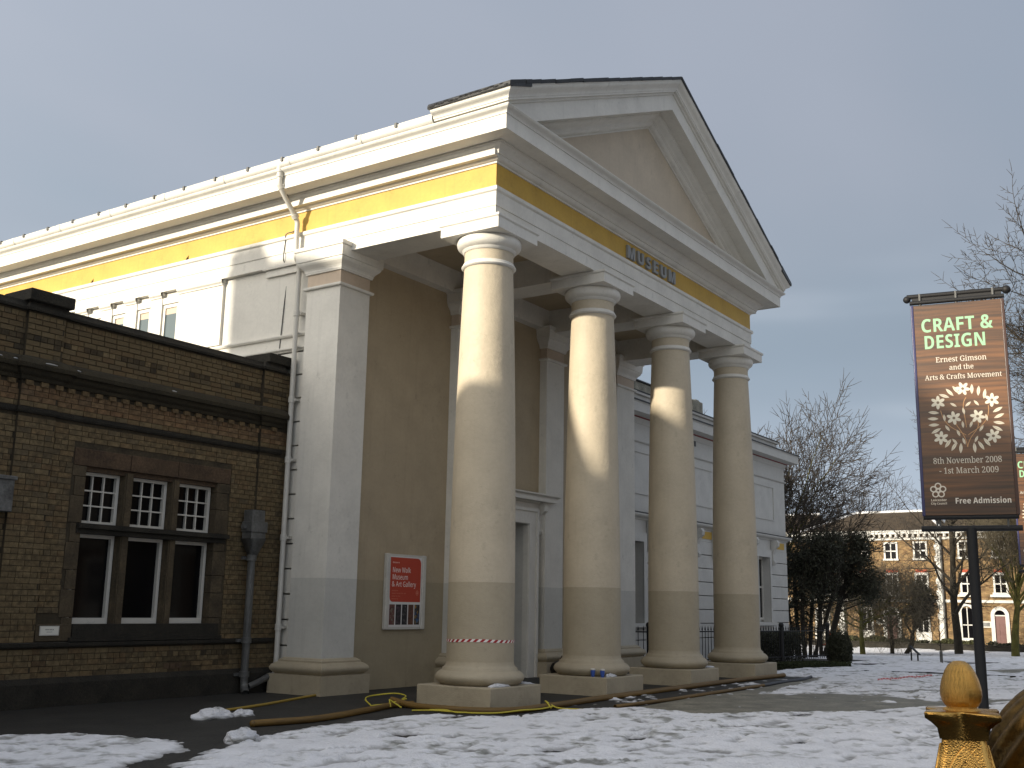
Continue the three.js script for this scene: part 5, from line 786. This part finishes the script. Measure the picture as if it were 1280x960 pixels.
{
  const r = thing('yellow_rope', 'loops of yellow rope knotted round the hose by the first plinth', 'rope', [-1.2, 0, 0]);
  const T = (pts, n = 'loop') => mesh(n, tube(pts.map(([x, y, z]) => [x + 1.2, y, z]), 0.012, 6, 40), M.rope, r);
  T([[-1.55, 0.03, -0.95], [-1.35, 0.10, -1.25], [-0.95, 0.12, -1.45], [-0.75, 0.16, -1.15], [-0.78, 0.14, -0.9], [-1.0, 0.10, -0.8]]); T([[-1.55, 0.03, -0.95], [-1.3, 0.06, -0.80], [-1.0, 0.12, -0.70]]);
  T([[-1.6, 0.02, -0.1], [-1.45, 0.03, 0.2], [-1.38, 0.025, 0.5], [-1.34, 0.03, 0.9], [-1.1, 0.03, 1.12], [-0.7, 0.05, 1.27], [-0.2, 0.04, 1.30], [0.2, 0.05, 1.28]]); T([[-1.42, 0.03, 0.1], [-1.36, 0.04, 0.35], [-1.42, 0.025, 0.6], [-1.36, 0.03, 0.75]]);
  T([[0.12, 0.03, 1.3], [0.18, 0.11, 1.18], [0.24, 0.12, 1.12], [0.3, 0.03, 1.28], [0.36, 0.02, 1.6], [0.42, 0.02, 1.72]], 'knot'); T([[-1.48, 0.03, -0.62], [-1.46, 0.12, -0.66], [-1.38, 0.12, -0.72], [-1.36, 0.02, -0.5]], 'knot');
}
{ // red and white tape round the first column
  const c = document.createElement('canvas'); c.width = 1024; c.height = 32; const x = c.getContext('2d'); x.fillStyle = '#e6e2dc'; x.fillRect(0, 0, 1024, 32); x.fillStyle = '#9c1a24'; for (let i = -1; i < 32; i++) { x.beginPath(); x.moveTo(i * 32, 32); x.lineTo(i * 32 + 14, 0); x.lineTo(i * 32 + 30, 0); x.lineTo(i * 32 + 16, 32); x.fill(); }
  const t = new THREE.CanvasTexture(c); t.colorSpace = THREE.SRGBColorSpace; t.wrapS = THREE.RepeatWrapping;
  const g = new THREE.CylinderGeometry(0.558, 0.558, 0.045, 64, 1, true), p = g.attributes.position; for (let i = 0; i < p.count; i++) p.setY(i, p.getY(i) + 0.008 * Math.sin(3 * Math.atan2(p.getZ(i), p.getX(i))));
  const tp = thing('barrier_tape', 'red and white striped tape wound round the first column', 'tape', [0, 1.03, 0]);
  mesh('band', g, new THREE.MeshStandardMaterial({ map: t, roughness: 0.5, side: THREE.DoubleSide }), tp);
  const gt = []; for (let i = 0; i < 26; i++) { const f0 = i / 26, X = 11.0 + 3.2 * f0, z = 3.3 + 0.55 * f0 + 0.05 * Math.sin(i * 1.7), h = 0.06 + 0.02 * Math.sin(i * 2.3); gt.push([X, h, z]); }
  const pp = []; for (let i = 0; i + 1 < gt.length; i++) { const [a, b, c2] = gt[i], [d, e, f2] = gt[i + 1]; pp.push(a, b, c2, d, e, f2, d, e + 0.035, f2, a, b, c2, d, e + 0.035, f2, a, b + 0.035, c2); }
  const tg = tri(pp), uv = tg.attributes.uv; for (let i = 0; i < uv.count; i++) uv.setXY(i, uv.getX(i) * 0.35, (uv.getY(i)) * 20);
  tag(mesh('fallen_tape', tg, new THREE.MeshStandardMaterial({ map: t, roughness: 0.5, side: THREE.DoubleSide })), 'strand of red and white tape lying on the snow beyond the path', 'tape');
}
{ // two paper cups on the second plinth
  for (const [i, z] of [[0, 0.40], [1, 0.60]]) {
    const cx = CX[1] - 0.66, c = thing('paper_cup', ['left blue and white cup standing on the second column plinth', 'right blue and white cup standing on the second column plinth'][i], 'cup', [cx, 0.336, z], 'cups on the second plinth');
    mesh('cup', lathe([[0, 0.002], [0.030, 0.002], [0.041, 0.085], [0.044, 0.125]], 0, 0, 16), mat(lin(0.05, 0.11, 0.42), { roughness: 0.4 }), c); mesh('lid', lathe([[0.046, 0.122], [0.046, 0.140], [0.036, 0.150], [0, 0.150]], 0, 0, 16), M.frame, c);
  }
  const bg = thing('black_bag', 'black plastic bag slumped at the foot of the wall by the door', 'bag', [7.05, 0, -2.75]);
  const g = new THREE.SphereGeometry(1, 20, 14), p = g.attributes.position; for (let i = 0; i < p.count; i++) { const v = V(p.getX(i), p.getY(i), p.getZ(i)), k = 1 + 0.35 * fbm(v.x * 2, v.y * 2, v.z * 2 + 4, 3); p.setXYZ(i, v.x * 0.30 * k, 0.17 + v.y * 0.20 * k, v.z * 0.22 * k); } g.computeVertexNormals(); mesh('sack', g, mat(lin(0.006, 0.006, 0.007), { roughness: 0.3 }), bg); mesh('neck', new THREE.ConeGeometry(0.07, 0.14, 9).translate(0.05, 0.42, 0), M.blackMatt, bg);
}
function snowLump(label, x, y, z, w, h, d, s) { const g = new THREE.SphereGeometry(1, 26, 14), p = g.attributes.position; for (let i = 0; i < p.count; i++) { const v = V(p.getX(i), p.getY(i), p.getZ(i)), k = 1 + 0.55 * fbm(v.x * 2.1 + s, v.y * 2.1, v.z * 2.1, 4); p.setXYZ(i, v.x * w * k, Math.max(-0.25, v.y) * h * k, v.z * d * k); } g.computeVertexNormals(); const m = tag(mesh('snow_lump', g, M.snow), label, 'snow', null, 'thing'); m.position.set(x, y, z); return m; }
snowLump('larger lump of snow on the bare dark paving by the brick wall', -4.22, 0.0, -1.5, 0.34, 0.13, 0.18, 1); snowLump('smaller lump of snow right of the larger one on dark paving', -3.72, 0.0, -1.45, 0.18, 0.09, 0.13, 2);
snowLump('block of snow at the tip of the foreground snow', -5.72, 0.03, 0.72, 0.22, 0.12, 0.14, 3);
snowLump('snow on the near corner of the first column plinth', -0.30, 0.334, 0.60, 0.26, 0.055, 0.10, 4); snowLump('thin snow at the back corner of the first plinth', 0.60, 0.334, 0.45, 0.12, 0.03, 0.2, 5); snowLump('snow beside the cups on the second column plinth', CX[1] - 0.40, 0.334, 0.63, 0.16, 0.06, 0.08, 6); snowLump('snow on the right corner of the third column plinth', CX[2] + 0.6, 0.334, 0.52, 0.11, 0.04, 0.14, 7);
{ // small lectern sign and traffic cone
  const l = thing('lectern_sign', 'small dark angled information board on two legs in the snow', 'sign', [29.5, groundY(29.5, -0.45), -0.45]);
  mesh('board', box(-0.16, 0.16, -0.012, 0.012, -0.24, 0.24).rotateX(0.75).translate(0, 0.42, 0.02), M.black, l); for (const z of [-0.12, 0.12]) mesh('leg', rod([0, -0.05, z], [0, 0.42 + (z < 0 ? 0.1 : -0.12), z], 0.03, 8), M.black, l);
  const k = thing('traffic_cone', 'small orange red cone behind the railings beside the dark shrub', 'cone', [30.2, groundY(30.2, -4.0), -4.0]);
  mesh('body', lathe([[0.14, 0.03], [0.03, 0.72], [0, 0.73]], 0, 0, 16), mat(lin(0.55, 0.08, 0.02)), k); mesh('base', rbox(-0.19, 0.19, 0, 0.04, -0.19, 0.19, 0.01), mat(lin(0.4, 0.06, 0.02)), k); k.position.y += 0.55;
}
renderer.render(scene, camera);
